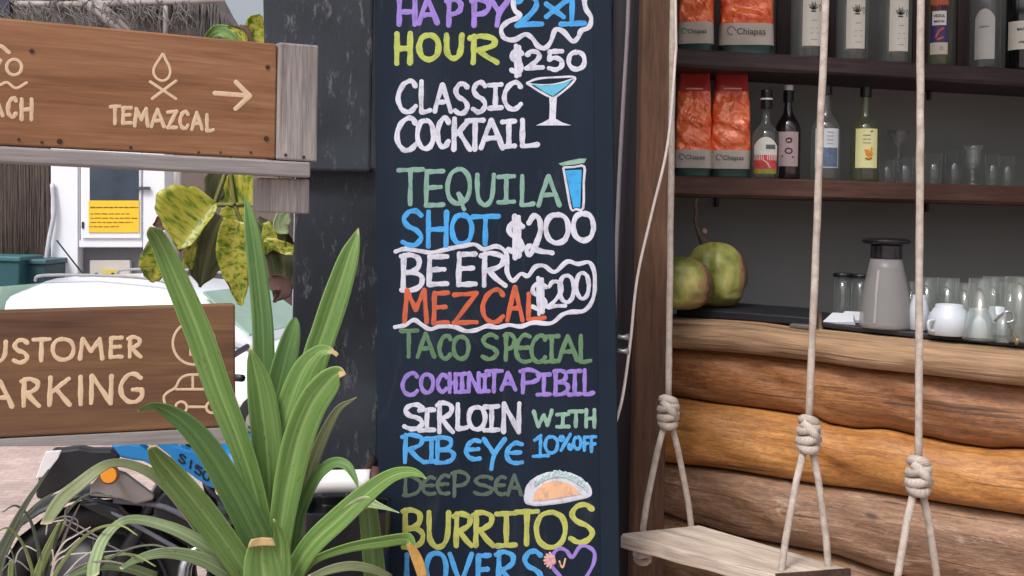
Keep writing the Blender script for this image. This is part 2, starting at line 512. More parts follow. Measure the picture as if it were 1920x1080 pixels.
nA = noise(nt, v, 9, 8, .65, .5); vB = coords(nt, (7,7,2.2), False)
nB = noise(nt, vB, 5.5, 9, .75, .25); nC = noise(nt, v, 2.2, 4, .5)
c0 = ramp(nt, nC, [(.3, lin(28,32,38)), (.55, lin(48,54,62)), (.78, lin(80,87,96))])
c1 = mix(nt, ramp(nt, nB, [(.56, (0,0,0,1)), (.62, (.5,.5,.5,1))]), c0, lin(120,120,126))
c2 = mix(nt, ramp(nt, nA, [(.57, (0,0,0,1)), (.68, (.7,.7,.7,1))]), c1, lin(58,50,56))
nt.links.new(c2, b.inputs["Base Color"]); b.inputs["Roughness"].default_value = .5; b.inputs["Specular IOR Level"].default_value = .25
bump(nt, b, nB, .6, .005)
m_greywood = wood("weathered_grey_wood", lin(116,108,106), lin(156,149,147), lin(182,176,172), 3, 55, .8, .5, .8, fine=.28, cracks=.35)
m_rail = wood("pale_grey_rail_wood", lin(122,116,115), lin(150,145,145), lin(174,169,168), 2, 40, .8, .3, .5, fine=.18)
m_sign1 = wood("reddish_brown_sign_wood", lin(108,75,53), lin(146,104,75), lin(176,136,104), 2.0, 40, .6, .25, 1.2, fine=.16, spec=.2)
m_sign2 = wood("dull_brown_sign_wood", lin(84,61,50), lin(117,86,66), lin(150,114,78), 1.6, 30, .65, .2, 1.0, fine=.16, spec=.2)
m_cream = paint("cream_letter_paint", lin(222,194,162), .1)
m_nail = plain("rusty_nail", lin(58,38,34), .7, .3, 200)
m_black = plain("black_rubber", lin(22,23,26), .6, .2, 30)
m_dark = plain("dark_recess", lin(24,22,25), .8, .2, 6)

# ------------------------------------------------------------------ ground (one sheet; the car park lies half a metre lower)
m_ground, nt, b = new_mat("pink_paving")
v = coords(nt, (1,1,1), False)
br = N(nt, "ShaderNodeTexBrick"); br.inputs["Scale"].default_value = 3.2
br.inputs["Color1"].default_value = lin(188,168,162); br.inputs["Color2"].default_value = lin(174,152,146)
br.inputs["Mortar"].default_value = lin(150,134,128); br.inputs["Mortar Size"].default_value = .012
nt.links.new(v, br.inputs["Vector"])
g2 = ramp(nt, noise(nt, v, 2.5, 6, .6), [(.3, (.78,.78,.78,1)), (.7, (1.1,1.1,1.1,1))])
nt.links.new(mix(nt, 1, br.outputs[0], g2, 'MULTIPLY'), b.inputs["Base Color"]); b.inputs["Roughness"].default_value = .85
mb = MB()
ys = [-60,-20,-5,0,2,3.9,4.4,5,5.6,6.2,6.8,7.2,8,10,14,20,40,90,250]
def gz(y):
    t = min(1, max(0, (y-3.9)/3.2)); return -.6*(t*t*(3-2*t))
xs = [-250,-90,-40,-20,-10,-6,-4,-3,-2,-1,0,1,2,4,8,15,40,90,250]
mb.grid([[Vector((x, y, gz(y))) for x in xs] for y in ys])
g = part("ground", mb, m_ground, smooth=True); g['kind'] = 'structure'

# ------------------------------------------------------------------ painted pillar behind the menu board
YP = 2.5
t = thing("painted_pillar", "dark blue grey painted timber pillar with chipped paint behind the menu board", "pillar", (-.38, YP+.1, 0))
mb = MB()
pp = Pl(620, YP, (1, 0))
zb = pp.at(620, 322).z
x0, x1 = pp.at(548, 560).x, pp.at(716, 560).x
def prism_box(mb, xa, xb, ya, yb, za, zb_, j=0):
    mb.box(((xa+xb)/2, (ya+yb)/2, (za+zb_)/2), (xb-xa, yb-ya, zb_-za), grain=2)
prism_box(mb, x0, x1, YP, YP+.22, 0, zb+.01)
part("post", mb, m_pillar, t, bevel=.008)
mb = MB()
xa, xb = pp.at(505, 200).x, pp.at(700, 200).x
c = []
for y in (YP-.035, YP+.24):
    for X, Z in ((xa+.004, zb), (xb, zb), (xb, 2.75), (xa-.045, 2.75)): c.append(Vector((X, y, Z)))
mb.hexa(c, [(p.z, p.x, p.y) for p in c])
part("capital", mb, m_pillar, t, bevel=.006)

# ------------------------------------------------------------------ menu board
YB = 2.38
bp = Pl(930, YB, (1, 0))
MPP = YB / F
t = thing("menu_board", "tall black chalkboard menu with hand painted happy hour and taco lines in many colours", "menu board", (bp.at(930, 540).x, YB, 0))
def bx(y): return 702 + (y/1080.)*8, 1146 + (y/1080.)*15
mb = MB()
ytop, ybot = -140, 1500
q = [(bx(ybot)[0], ybot), (bx(ybot)[1], ybot), (bx(ytop)[1], ytop), (bx(ytop)[0], ytop)]
mb.slab(bp, q, .03)
panel = part("panel", mb, m_board, t, bevel=.004)
mb = MB()   # side rails standing slightly proud
rail = plain("board_rail_paint", lin(27,38,51), .6, .12, 4, .02, spec=.12)
q = [(bx(ybot)[1]-34, ybot), (bx(ybot)[1]+1, ybot), (bx(ytop)[1]+1, ytop), (bx(ytop)[1]-34, ytop)]
mb.slab(bp, q, .034, off=.004)
part("side_rail", mb, rail, t, bevel=.003)
mb = MB()
for yy in (632, 658):   # hinge pegs on the right edge
    a = bp.at(1158, yy, -.01); mb.tube([a, a + Vector((.012,-.004,0)), a + Vector((.024,-.006,.001))], [.006,.0045,.008], 10)
part("hinge_peg", mb, plain("grey_metal", lin(120,122,128), .4, .1, 30, metal=.6), t, smooth=True)
pc = {}
for k, c in dict(purple=(150,126,205), lime=(174,186,94), white=(203,205,219), blue=(74,160,226), teal=(128,164,152), orange=(196,98,68),
                 green=(98,130,98), green2=(88,104,92), mint=(140,178,160), bluelight=(84,164,228), pink=(222,170,172), tan=(222,178,144), yellow=(180,184,98), paleteal=(180,205,205), sky=(64,160,220), aqua=(96,178,205)).items():
    pc[k] = paint("painted_" + k, lin(*c), .2)
bm_ = lambda x, y: bp.at(x, y, .0002)
def word(name, col, seq, w, label=None, th=.00016):
    mb = MB(); letters(mb, seq, bm_, w*1.06, bp.n, MPP, th)
    return part("painted_word", mb, pc[col], t, smooth=True, label=label or f"{name}")
def line(mb, pts, w, closed=False, sub=5, th=.00016):
    q = crom([(x, y, 0) for x, y in pts], sub, closed)
    q3 = [bm_(p.x, p.y) for p in q]
    if closed: q3[-1] = q3[0].copy()
    mb.stroke(q3, w*MPP, th, bp.n)
def fill(mb, pts, off=.0004, th=.0006):
    mb.prism([bp.at(x, y, off + th) for x, y in pts], bp.n, th)
Z1 = lambda s: zoomed(s, 700, 0, 3.725)
Z2 = lambda s: zoomed(s, 700, 280, 3.0)
Z3 = lambda s: zoomed(s, 700, 600, 4.0)
Z4 = lambda s: zoomed(s, 700, 820, 4.0)
word("purple word HAPPY", 'purple', Z1([('H',160,312,-25,188),('A',300,466,-22,180),('P',495,630,-22,195),('P',668,825,-22,198),('Y',800,965,-25,195)]), 9.2)
word("blue 2x1", 'blue', Z1([('2',985,1195,-45,198),('x',1190,1345,10,135),('1',1290,1492,-40,188)]), 9.5)
mb = MB()
line(mb, zp([(985,-60),(978,20),(990,75),(1028,105),(1000,128),(935,155),(893,205),(915,265),(985,278),(1060,240),(1110,268),(1150,322),(1200,335),(1240,290),(1272,208),(1328,222),(1390,288),(1430,262),(1452,215),(1505,190),(1522,125),(1484,60),(1475,-10),(1500,-60)], 700, 0, 3.725), 9)
part("painted_cloud", mb, pc['white'], t, smooth=True, label="white wavy cloud outline around 2x1")
word("lime green word HOUR", 'lime', Z1([('H',142,280,216,460),('O',300,476,226,436),('U',492,638,226,426),('R',655,884,234,455)]), 10)
word("white price $250", 'white', Z1([('$',940,1062,305,548),('2',1052,1200,343,494),('5',1205,1335,340,503),('0',1348,1492,348,500)]), 8.4)
word("white word CLASSIC", 'white', Z1([('C',155,312,550,798),('L',315,412,553,798),('A',412,558,575,796),('S',552,678,568,810),('S',678,802,560,798),('i',792,912,574,774),('C',895,1046,560,778)]), 8.6)
word("white word COCKTAIL", 'white', Z1([('C',145,312,808,1066),('O',290,438,824,1056),('C',428,542,808,1042),('K',540,692,812,1062),('T',635,788,822,1062),('A',735,922,822,1052),('i',885,1006,828,1042),('L',1018,1166,822,1036)]), 9)
mb = MB()
fill(mb, zp([(1110,585),(1200,600),(1300,588),(1385,558),(1350,600),(1255,672),(1190,640)], 700, 0, 3.725))
part("painted_drink", mb, pc['aqua'], t, label="light blue drink painted in the cocktail glass")
mb = MB()
line(mb, zp([(1070,580),(1150,550),(1280,540),(1408,540),(1370,600),(1272,678),(1240,680),(1150,632),(1070,580)], 700, 0, 3.725), 4)
line(mb, zp([(1070,580),(1150,592),(1280,585),(1400,548)], 700, 0, 3.725), 2.5)
fill(mb, zp([(1228,676),(1282,676),(1278,740),(1274,830),(1320,855),(1384,876),(1135,876),(1185,855),(1228,830),(1232,740)], 700, 0, 3.725), .0006)
part("painted_glass", mb, pc['white'], t, label="white outline of a cocktail glass")
word("grey green word TEQUILA", 'teal', Z2([('T',128,292,100,322),('E',280,406,110,330),('Q',404,556,98,350),('U',572,690,130,325),('i',690,804,138,312),('L',820,914,138,326),('A',916,1060,138,328)]), 8.2)
mb = MB(); fill(mb, zp([(1080,118),(1172,114),(1164,326),(1124,328)], 700, 280, 3))
part("painted_drink", mb, pc['sky'], t, label="bright blue drink painted in the shot glass")
mb = MB(); line(mb, zp([(1068,102),(1130,99),(1186,97),(1184,180),(1180,330),(1140,336),(1112,336),(1090,220),(1068,102)], 700, 280, 3), 4.5, sub=3)
part("painted_glass", mb, pc['white'], t, smooth=True, label="white outline of a shot glass")
mb = MB(); fill(mb, zp([(1042,80),(1090,66),(1160,52),(1200,52),(1188,76),(1130,86),(1060,92)], 700, 280, 3), .0006)
part("painted_lime", mb, pc['mint'], t, label="pale green lime wedge on the shot glass")
word("blue word SHOT", 'blue', Z2([('S',150,288,333,555),('H',292,428,338,560),('O',428,568,355,548),('T',545,718,362,548)]), 9)
word("white price $200", 'white', Z2([('$',735,862,360,625),('q',845,1020,355,608),('0',955,1112,352,542),('0',1110,1254,346,528)]), 9.4)
mb = MB()
line(mb, zp([(125,575),(180,560),(260,572),(330,580),(420,560),(500,545),(570,535),(620,562),(690,545),(738,570),(755,620),(752,690),(785,740),(830,700),(870,712),(910,662),(960,655),(1020,690),(1090,632),(1150,645),(1212,635),(1240,680),(1248,760),(1232,850),(1185,908),(1110,915),(1060,932),(1000,978),(900,975),(830,996),(760,988),(700,1002),(640,994),(580,1016),(520,1022),(460,1000),(380,994),(320,1012),(270,985),(228,960),(180,988),(122,1000)], 700, 280, 3), 8)
part("painted_cloud", mb, pc['white'], t, smooth=True, label="white wavy outline around beer and mezcal")
word("white word BEER", 'white', Z2([('B',142,290,582,806),('E',295,428,588,774),('E',462,588,574,776),('R',592,756,572,780)]), 9)
word("orange word MEZCAL", 'orange', Z2([('M',162,314,778,985),('E',325,432,794,992),('Z',440,594,796,990),('C',600,742,778,985),('A',742,852,762,975),('L',856,976,800,968)]), 8.2)
word("white price $200 inside the cloud", 'white', Z2([('$',872,992,712,936),('2',972,1092,732,900),('0',1036,1140,698,872),('0',1130,1224,684,852)]), 7.4)
word("dull green words TACO SPECIAL", 'green', Z3([('T',190,345,62,292),('A',316,474,85,292),('C',478,594,102,305),('O',586,730,110,308),('S',800,948,95,308),('P',968,1075,90,315),('e',1052,1190,95,330),('C',1168,1305,102,330),('i',1268,1405,105,330),('A',1376,1545,105,318),('L',1536,1642,102,330)]), 7.6)
word("purple words COCHINITA PIBIL", 'purple', Z3([('C',202,345,384,576),('O',342,464,392,560),('C',466,564,395,552),('H',556,634,388,556),('i',622,708,388,556),('N',698,808,382,552),('i',788,884,398,552),('T',832,980,366,552),('A',946,1080,382,538),('P',1086,1260,360,560),('i',1216,1340,392,576),('B',1340,1476,366,572),('i',1450,1570,366,576),('L',1566,1664,360,572)]), 7.4)
word("white word SIRLOIN", 'white', Z3([('S',212,394,618,835),('i',328,474,655,846),('R',462,614,605,858),('L',612,718,616,832),('O',698,856,636,838),('i',816,955,630,846),('N',956,1114,610,858)]), 8.4)
word("mint green word WITH", 'mint', Z3([('W',1188,1354,664,812),('i',1362,1480,692,816),('T',1456,1584,670,812),('H',1580,1674,660,816)]), 6.8)
word("light blue words RIB EYE", 'bluelight', Z3([('R',202,394,846,1082),('i',372,498,870,1082),('B',450,620,866,1086),('e',676,815,886,1060),('Y',812,1004,874,1135),('e',980,1130,906,1090)]), 7.8)
word("light blue words 10% OFF", 'bluelight', Z3([('1',1186,1325,856,1036),('0',1276,1395,862,1010),('%',1385,1504,846,990),('O',1490,1570,866,980),('F',1568,1628,866,990),('F',1622,1680,862,1000)]), 6)
word("grey green words DEEP SEA", 'green2', Z4([('D',212,374,276,450),('e',352,474,286,440),('e',466,580,270,438),('P',576,726,246,456),('S',742,910,280,442),('e',898,1004,282,442),('A',996,1124,270,445)]), 6.6)
mb = MB()
fill(mb, zp([(1132,440),(1148,375),(1176,325),(1228,290),(1300,262),(1400,254),(1480,265),(1558,300),(1606,350),(1628,405),(1618,440),(1500,474),(1300,502),(1205,506),(1150,492)], 700, 820, 4))
line(mb, zp([(1136,440),(1150,375),(1185,330),(1235,310),(1250,335),(1210,400),(1195,470)], 700, 820, 4), 3)
line(mb, zp([(1136,440),(1150,490),(1205,503),(1300,500),(1500,470),(1616,438),(1628,400),(1600,345)], 700, 820, 4), 5)
part("painted_taco", mb, pc['white'], t, label="white taco outline")
mb = MB()
fill(mb, zp([(1195,472),(1212,410),(1275,345),(1345,328),(1420,332),(1490,358),(1560,425),(1400,455),(1250,476)], 700, 820, 4), .0014)
part("painted_taco_shell", mb, pc['tan'], t, label="tan taco shell")
mb = MB()
for i in range(34):
    a = i/33.; x = 1215 + a*390; y = 300 + 120*(a-.42)**2*2.2 - 22*sin(pi*a)
    line(mb, zp([(x, y+18), (x+random.uniform(-12,12), y), (x+random.uniform(-16,16), y-22+random.uniform(-8,8))], 700, 820, 4), 3, sub=3, th=.0022)
part("painted_lettuce", mb, pc['paleteal'], t, smooth=True, label="pale green lettuce strokes on the taco")
word("yellow green word BURRITOS", 'yellow', Z4([('B',202,392,528,842),('U',398,586,545,842),('R',585,756,555,832),('R',730,920,545,832),('i',906,1086,548,834),('T',1054,1250,536,820),('O',1202,1460,542,846),('S',1456,1670,486,806)]), 9.4)
word("blue word LOVERS", 'bluelight', Z4([('L',226,380,860,1150),('O',380,566,848,1130),('V',556,756,858,1130),('E',762,890,866,1130),('R',902,1080,842,1130),('S',1106,1280,836,1130)]), 9)
mb = MB()
line(mb, zp([(1590,1060),(1650,950),(1658,865),(1612,822),(1550,820),(1492,900),(1450,852),(1400,834),(1352,872),(1338,960),(1400,1040),(1480,1120),(1540,1110),(1590,1060)], 700, 820, 4), 7)
part("painted_heart", mb, pc['purple'], t, smooth=True, label="purple heart outline")
mb = MB()
for i in range(7):
    a = radians(110 + i*24); line(mb, zp([(1348+20*cos(a), 920-20*sin(a)), (1345+62*cos(a), 922-58*sin(a))], 700, 820, 4), 4.5, sub=2, th=.002)
line(mb, zp([(1345,905),(1350,935)], 700, 820, 4), 11, sub=2, th=.0024)
part("painted_hand", mb, pc['pink'], t, smooth=True, label="pink hand on the heart")
mb = MB(); line(mb, zp([(1396,930),(1410,968),(1425,970),(1440,912)], 700, 820, 4), 3.5, th=.0024)
part("painted_ribbon", mb, pc['tan'], t, smooth=True)

# ------------------------------------------------------------------ upper wooden sign
s1 = Pl(558, 2.27, (1.68, 1))
t = thing("direction_sign", "reddish brown wooden sign reading BEACH and TEMAZCAL with an arrow, on a grey rail", "sign", tuple(s1.at(560, 330)))
def ty(x): return 33 + (x/520.)*49      # top edge
def by(x): return 272 + (x/517.)*26
mb = MB(); mb.slab(s1, [(-330, by(-330)), (517, 298), (520, 82), (-330, ty(-330))], .032)
plank = part("plank", mb, m_sign1, t, bevel=.004)
mb = MB(); mb.slab(s1, [(519, 299), (595, 304), (598, 85), (523, 79)], .04, off=.004)
o = part("end_board", mb, m_greywood, t, bevel=.004)
o.data.attributes["tc"]  # grain runs up the board
for i, d in enumerate(o.data.attributes["tc"].data): d.vector = (d.vector[2], d.vector[1], d.vector[0])
mb = MB(); mb.slab(s1, [(-330, 307-18), (583, 333), (583, 305), (517, 300), (-330, 272-17)][0:2] + [(583, 304.5), (-330, by(-330)+1.5)], .05, off=.012)
part("rail", mb, m_rail, t, bevel=.004)
mb = MB(); mb.slab(s1, [(487, 398), (581, 401), (581, 336), (487, 333)], .05, off=-.02)
o = part("bracket_block", mb, m_greywood, t, bevel=.004)
for d in o.data.attributes["tc"].data: d.vector = (d.vector[2], d.vector[1], d.vector[0])
mp1 = s1.depth(300)/F
sm1 = lambda x, y: s1.at(x, y, .0002)
mb = MB()
letters(mb, zoomed([('T',612,684,588,706),('E',680,748,596,704),('M',748,842,602,720),('A',842,934,606,724),('Z',934,1004,616,730),('C',1002,1068,618,732),('A',1070,1148,624,738),('L',1152,1210,634,746)], 0, 0, 3), sm1, 7.0, s1.n, mp1, .0003)
part("lettering", mb, m_cream, t, smooth=True, label="cream word TEMAZCAL")
mb = MB()
letters(mb, zoomed([('B',-250,-180,535,650),('E',-165,-95,538,655),('A',-75,26,540,662),('C',34,100,542,668),('H',110,190,548,684)], 0, 0, 3), sm1, 7.0, s1.n, mp1, .0003)
part("lettering", mb, m_cream, t, smooth=True, label="cream word BEACH")
def sl(mb, pts, w, closed=False, pl=sm1, n=s1.n, mp=mp1, sub=6):
    q = crom([(x, y, 0) for x, y in pts], sub, closed); q3 = [pl(p.x, p.y) for p in q]
    if closed: q3[-1] = q3[0].copy()
    mb.stroke(q3, w*mp, .0003, n, .02)
z3 = lambda p: zp(p, 0, 0, 3)
mb = MB()
sl(mb, z3([(918,300),(895,335),(872,372),(864,405),(878,437),(912,455),(945,440),(958,405),(950,368),(932,335),(918,300)]), 5)
sl(mb, z3([(845,460),(990,556)]), 5.4); sl(mb, z3([(990,455),(856,556)]), 5.4)
part("fire_icon", mb, m_cream, t, smooth=True)
mb = MB()
sl(mb, z3([(1208,524),(1395,538)]), 9); sl(mb, z3([(1328,462),(1405,540)]), 9.5); sl(mb, z3([(1405,540),(1326,612)]), 9.5)
part("arrow", mb, m_cream, t, smooth=True)
mb = MB()
sl(mb, z3([(-120,330),(-60,275),(0,258),(50,295)]), 7)
sl(mb, [(26.6+14*cos(a*pi/6), 126+14.5*sin(a*pi/6)) for a in range(12)], 5.5, True)
sl(mb, z3([(-60,400),(-25,380),(2,340)]), 7)
sl(mb, z3([(-140,470),(-90,490),(-40,470),(0,478),(40,464),(90,496),(150,466)]), 5)
part("swimmer_icon", mb, m_cream, t, smooth=True)
for x, y, r in ((178,287,4),(335,795,5),(1505,378,4.5),(1497,780,5),(1117,857,2.5),(105,785,2.5),(735,830,3),(1410,857,2.5),(1240,857,2),(235,800,2.5)):
    mb = MB(); c = s1.at(x/3, y/3); mb.tube([c - s1.n*.004, c + s1.n*.0015], r*mp1*1.0, 10); part("nail_head", mb, m_nail, t)
for x, y in ((1606,872),(1708,884)):
    mb = MB(); c = s1.at(x/3, y/3, .004); mb.tube([c - s1.n*.004, c + s1.n*.0015], 3.2*mp1, 10); part("nail_head", mb, m_nail, t)
mb = MB(); a = s1.at(-260, 300, -.05)   # its far post, beyond the left edge of the picture
prism_box(mb, a.x-.04, a.x+.04, a.y, a.y+.08, 0, 1.75); part("sign_post", mb, m_greywood, t, bevel=.004)

# ------------------------------------------------------------------ lower wooden sign
s2 = Pl(440, 2.2, (2.5, 1))
t = thing("parking_sign", "dull brown wooden sign reading CUSTOMER PARKING with a car icon, on a grey rail", "sign", tuple(s2.at(200, 820)))
def ty2(x): return 583 - x/440.*13
def by2(x): return 821 - x/440.*22
mb = MB(); mb.slab(s2, [(-330, by2(-330)), (442, 799), (441, 570), (-330, ty2(-330))], .032)
part("plank", mb, m_sign2, t, bevel=.004)
mb = MB(); mb.slab(s2, [(-330, 853-(-330)/440*-19+0), (466, 832), (466, 800), (-330, by2(-330)+3)], .05, off=.003)
part("rail", mb, m_rail, t, bevel=.004)
mp2 = s2.depth(220)/F
sm2 = lambda x, y: s2.at(x, y, .0002)
z4 = lambda s: zoomed(s, 0, 560, 4)
p4 = lambda s: zp(s, 0, 560, 4)
mb = MB()
letters(mb, z4([('C',-290,-120,310,492),('U',-95,60,306,486),('S',86,224,296,494),('T',238,386,290,478),('O',380,568,288,474),('M',585,784,286,468),('E',812,930,278,454),('R',946,1070,274,452)]), sm2, 7.6, s2.n, mp2, .0003)
part("lettering", mb, m_cream, t, smooth=True, label="cream word CUSTOMER")
mb = MB()
letters(mb, z4([('P',-290,-130,612,832),('A',-100,108,606,828),('R',146,310,588,820),('K',350,540,574,814),('I',585,625,570,808),('N',664,856,562,800),('G',886,1080,550,790)]), sm2, 8.4, s2.n, mp2, .0003)
part("lettering", mb, m_cream, t, smooth=True, label="cream word PARKING")
def sl2(mb, pts, w, closed=False): sl(mb, pts, w, closed, sm2, s2.n, mp2)
mb = MB()
sl2(mb, p4([(1455+158*cos(a*pi/8), 335+160*sin(a*pi/8)) for a in range(16)]), 5, True)
sl2(mb, p4([(1432,250),(1432,420)]), 6); sl2(mb, p4([(1432,250),(1490,255),(1515,295),(1485,340),(1432,345)]), 6)
part("letter_icon", mb, m_cream, t, smooth=True)
mb = MB()
sl2(mb, p4([(1236,790),(1230,735),(1262,700),(1315,668),(1350,605),(1400,575),(1480,570)]), 5); sl2(mb, p4([(1480,570),(1580,572),(1650,600),(1690,680),(1700,730),(1695,790)]), 5)
sl2(mb, p4([(1325,680),(1440,680),(1660,680)]), 5); sl2(mb, p4([(1446,590),(1446,670)]), 5)
for cx in (1360, 1590): sl2(mb, p4([(cx+42*cos(a*pi/5), 815+42*sin(a*pi/5)) for a in range(10)]), 5, True)
sl2(mb, p4([(1408,812),(1540,812)]), 5)
part("car_icon", mb, m_cream, t, smooth=True)
mb = MB(); a = s2.at(-220, 700, -.05)
prism_box(mb, a.x-.04, a.x+.04, a.y, a.y+.08, 0, 1.5); part("sign_post", mb, m_greywood, t, bevel=.004)
# ------------------------------------------------------------------ strap-leaved plant in front of the board
m_leaf = leafmat("strap_leaf_green", lin(92,126,62), lin(112,146,80), lin(138,168,100), midrib=lin(156,186,116), tip=lin(196,190,130))
m_leaf_dark = leafmat("strap_leaf_deep_green", lin(76,108,62), lin(94,128,72), lin(114,146,86), midrib=lin(120,154,92), tip=lin(120,130,80))
m_leaf_pale = leafmat("strap_leaf_pale", lin(116,140,96), lin(146,166,122), lin(178,188,152), midrib=lin(190,202,160), tip=lin(206,196,160))
m_leaf_grey = leafmat("strap_leaf_grey", lin(98,112,80), lin(132,142,104), lin(160,160,126), tip=lin(196,178,150))
m_dry = plain("dry_leaf", lin(186,160,112), .8, .3, 60)
m_brown = plain("withered_leaf", lin(150,112,54), .8, .35, 60)
BASE = P(505, 1190, 1.87)
t = thing("strap_leaf_plant", "big green strap leaved plant with upright and arching leaves in front of the parking sign", "plant", (BASE.x, BASE.y, BASE.z-.12))
def leaf(pts, mat=None, Y0=1.87, Y1=1.87, fold=.35, twist=0, ripple=0.0, sub=5, label=None):
    """pts: (x, y, w) in the 1.5x crop; tip first, base last; depth runs from Y1 at the tip to Y0 at the base"""
    q = crom([(100+x/1.5, 360+y/1.5, w/1.5) for x, y, w in pts], sub)
    n = len(q); C = []; w = []
    for i, p in enumerate(q):
        s = i/(n-1); Y = Y1 + (Y0-Y1)*s**.8
        C.append(P(p.x, p.y, Y)); w.append(max(.0012, p.z*1.03*Y/F))
    mb = MB(); mb.ribbon(C, w, fold=fold*.72, twist=twist, ripple=ripple)
    return part("leaf", mb, mat or m_leaf, t, smooth=True, label=label, solid=.0012)
leaf([(538,10,1),(548,50,22),(560,120,44),(575,240,52),(587,360,58),(592,480,60),(600,640,56),(606,800,48)], m_leaf_dark, 1.9, 2.0, .22, .25, label="tall dark green pointed leaf")
leaf([(272,98,6),(280,110,38),(300,140,50),(345,240,64),(412,400,74),(468,560,72),(522,700,64),(565,830,54),(600,980,44),(612,1100,40)], m_leaf, 1.84, 1.72, .34, -.2)
leaf([(858,102,2),(848,135,28),(828,190,56),(792,300,72),(762,390,72),(738,460,72),(700,600,62),(660,760,50),(630,900,44)], m_leaf, 1.9, 1.98, .42, .15)
leaf([(682,354,6),(676,375,34),(662,430,58),(640,520,70),(620,610,64),(610,740,54),(606,860,46)], m_leaf_dark, 1.88, 1.93, .35, .2)
leaf([(786,452,14),(775,447,24),(745,452,40),(705,500,62),(668,590,68),(640,690,62),(620,800,54),(612,920,44)], m_leaf, 1.87, 1.86, .3, -.25)
leaf([(552,438,2),(562,480,40),(580,560,76),(596,680,86),(606,800,76),(606,920,56),(606,1060,46)], m_leaf, 1.85, 1.84, .42, .3)
leaf([(820,512,10),(800,512,48),(770,540,74),(728,600,82),(692,690,84),(668,790,80),(648,900,70),(634,1010,60),(625,1100,52)], m_leaf, 1.84, 1.78, .38, -.1)
leaf([(852,578,2),(835,588,8),(800,612,20),(762,680,30),(730,760,34),(702,850,32),(682,950,28),(668,1080,28)], m_leaf_grey, 1.87, 1.84, .3, .2)
leaf([(858,832,3),(845,800,18),(822,768,28),(785,764,32),(742,800,34),(712,860,34),(690,930,30),(672,1050,30)], m_leaf_dark, 1.87, 1.78, .3, -.4)
leaf([(880,862,50),(886,900,52),(892,960,56),(902,1060,60),(905,1120,60)], m_leaf_dark, 1.95, 1.8, .15, .2)
leaf([(1048,806,2),(1030,795,16),(1000,788,28),(950,800,40),(885,846,54),(808,916,64),(730,990,62),(678,1070,56),(660,1130,50)], m_leaf, 1.83, 1.66, .3, -.3)
leaf([(972,902,2),(945,892,8),(915,882,18),(880,872,34),(845,890,40),(800,930,40),(760,970,40)], m_leaf_pale, 1.8, 1.7, .2, .2)
leaf([(1012,1008,22),(1003,985,38),(985,975,34),(920,984,34),(830,1000,28),(740,1032,22),(690,1080,22)], m_leaf, 1.82, 1.62, .2, .5)
leaf([(1040,1085,26),(1030,1050,30),(1015,1015,26),(998,988,12)], m_brown, 1.62, 1.6, .2, .2, label="withered brown leaf tip hanging down")
leaf([(238,616,9),(256,608,10),(282,602,18),(322,618,40),(375,656,56),(432,722,68),(490,818,78),(540,910,84),(580,1000,84),(605,1100,70)], m_leaf_dark, 1.82, 1.62, .32, .25)
leaf([(276,716,22),(292,742,46),(330,790,68),(398,870,76),(460,950,76),(520,1036,72),(560,1100,60)], m_leaf, 1.8, 1.63, .36, -.25)
leaf([(-20,935,30),(0,900,38),(28,862,42),(70,826,40),(128,780,32),(165,764,26),(210,766,26),(270,790,30),(330,840,34),(400,930,38),(470,1030,40),(540,1110,40)], m_leaf_grey, 1.82, 1.56, .25, .5)
leaf([(112,1085,36),(118,1040,36),(140,980,32),(180,936,24),(220,922,26),(280,930,30),(360,958,36),(440,1005,40),(500,1060,40),(540,1110,40)], m_leaf_pale, 1.82, 1.58, .25, .5)
leaf([(190,1060,10),(230,1036,20),(290,1018,28),(350,1018,34),(420,1036,40),(490,1075,44),(540,1120,44)], m_leaf_pale, 1.82, 1.55, .25, .4)
leaf([(40,1085,12),(90,1064,18),(150,1052,22),(220,1060,26),(290,1085,30)], m_leaf_pale, 1.78, 1.52, .2, .4)
leaf([(720,1085,16),(780,1062,24),(840,1052,26),(900,1062,22),(950,1085,18)], m_leaf_grey, 1.72, 1.6, .2, .3)
leaf([(586,984,62),(586,1000,80),(588,1040,100),(594,1090,112),(600,1160,100)], m_leaf, 1.7, 1.68, .3, 0, label="short leaf cut off flat with a dry brown edge")
leaf([(780,446,4),(790,452,12),(800,460,10)], m_dry, 1.855, 1.855, .1, 0)
leaf([(823,512,4),(812,512,14),(803,514,16)], m_dry, 1.775, 1.775, .1, 0)
leaf([(586,972,56),(586,984,68),(586,994,74)], m_dry, 1.677, 1.675, .3, 0)
leaf([(620,920,4),(640,980,40),(640,1060,60),(632,1130,60)], m_leaf, 1.8, 1.76, .3, -.2)
mb = MB(); mb.lathe([(.02,-.2),(.05,-.16),(.055,-.02),(.045,.06),(.02,.1)], (BASE.x, BASE.y, BASE.z), 14)
part("stem", mb, m_leaf_pale, t, smooth=True)
m_pot = plain("black_pot_plastic", lin(26,28,32), .35, .2, 20)
mb = MB(); mb.lathe([(.12,0),(.15,.02),(.19,.5),(.2,.56),(.21,.56),(.21,.6),(.19,.6),(.185,.55),(.0,.54)], (BASE.x, BASE.y, 0), 28)
o = tag(rebase(part("plant_pot", mb, m_pot, smooth=True), (BASE.x, BASE.y, 0)), "black round pot holding the strap leaved plant", "pot")
# extend the stem into the pot
zt = BASE.z - .18
mb = MB(); mb.tube([(BASE.x, BASE.y, .54), (BASE.x, BASE.y, zt)], [.045, .05], 12); part("stem", mb, m_leaf_pale, t, smooth=True)

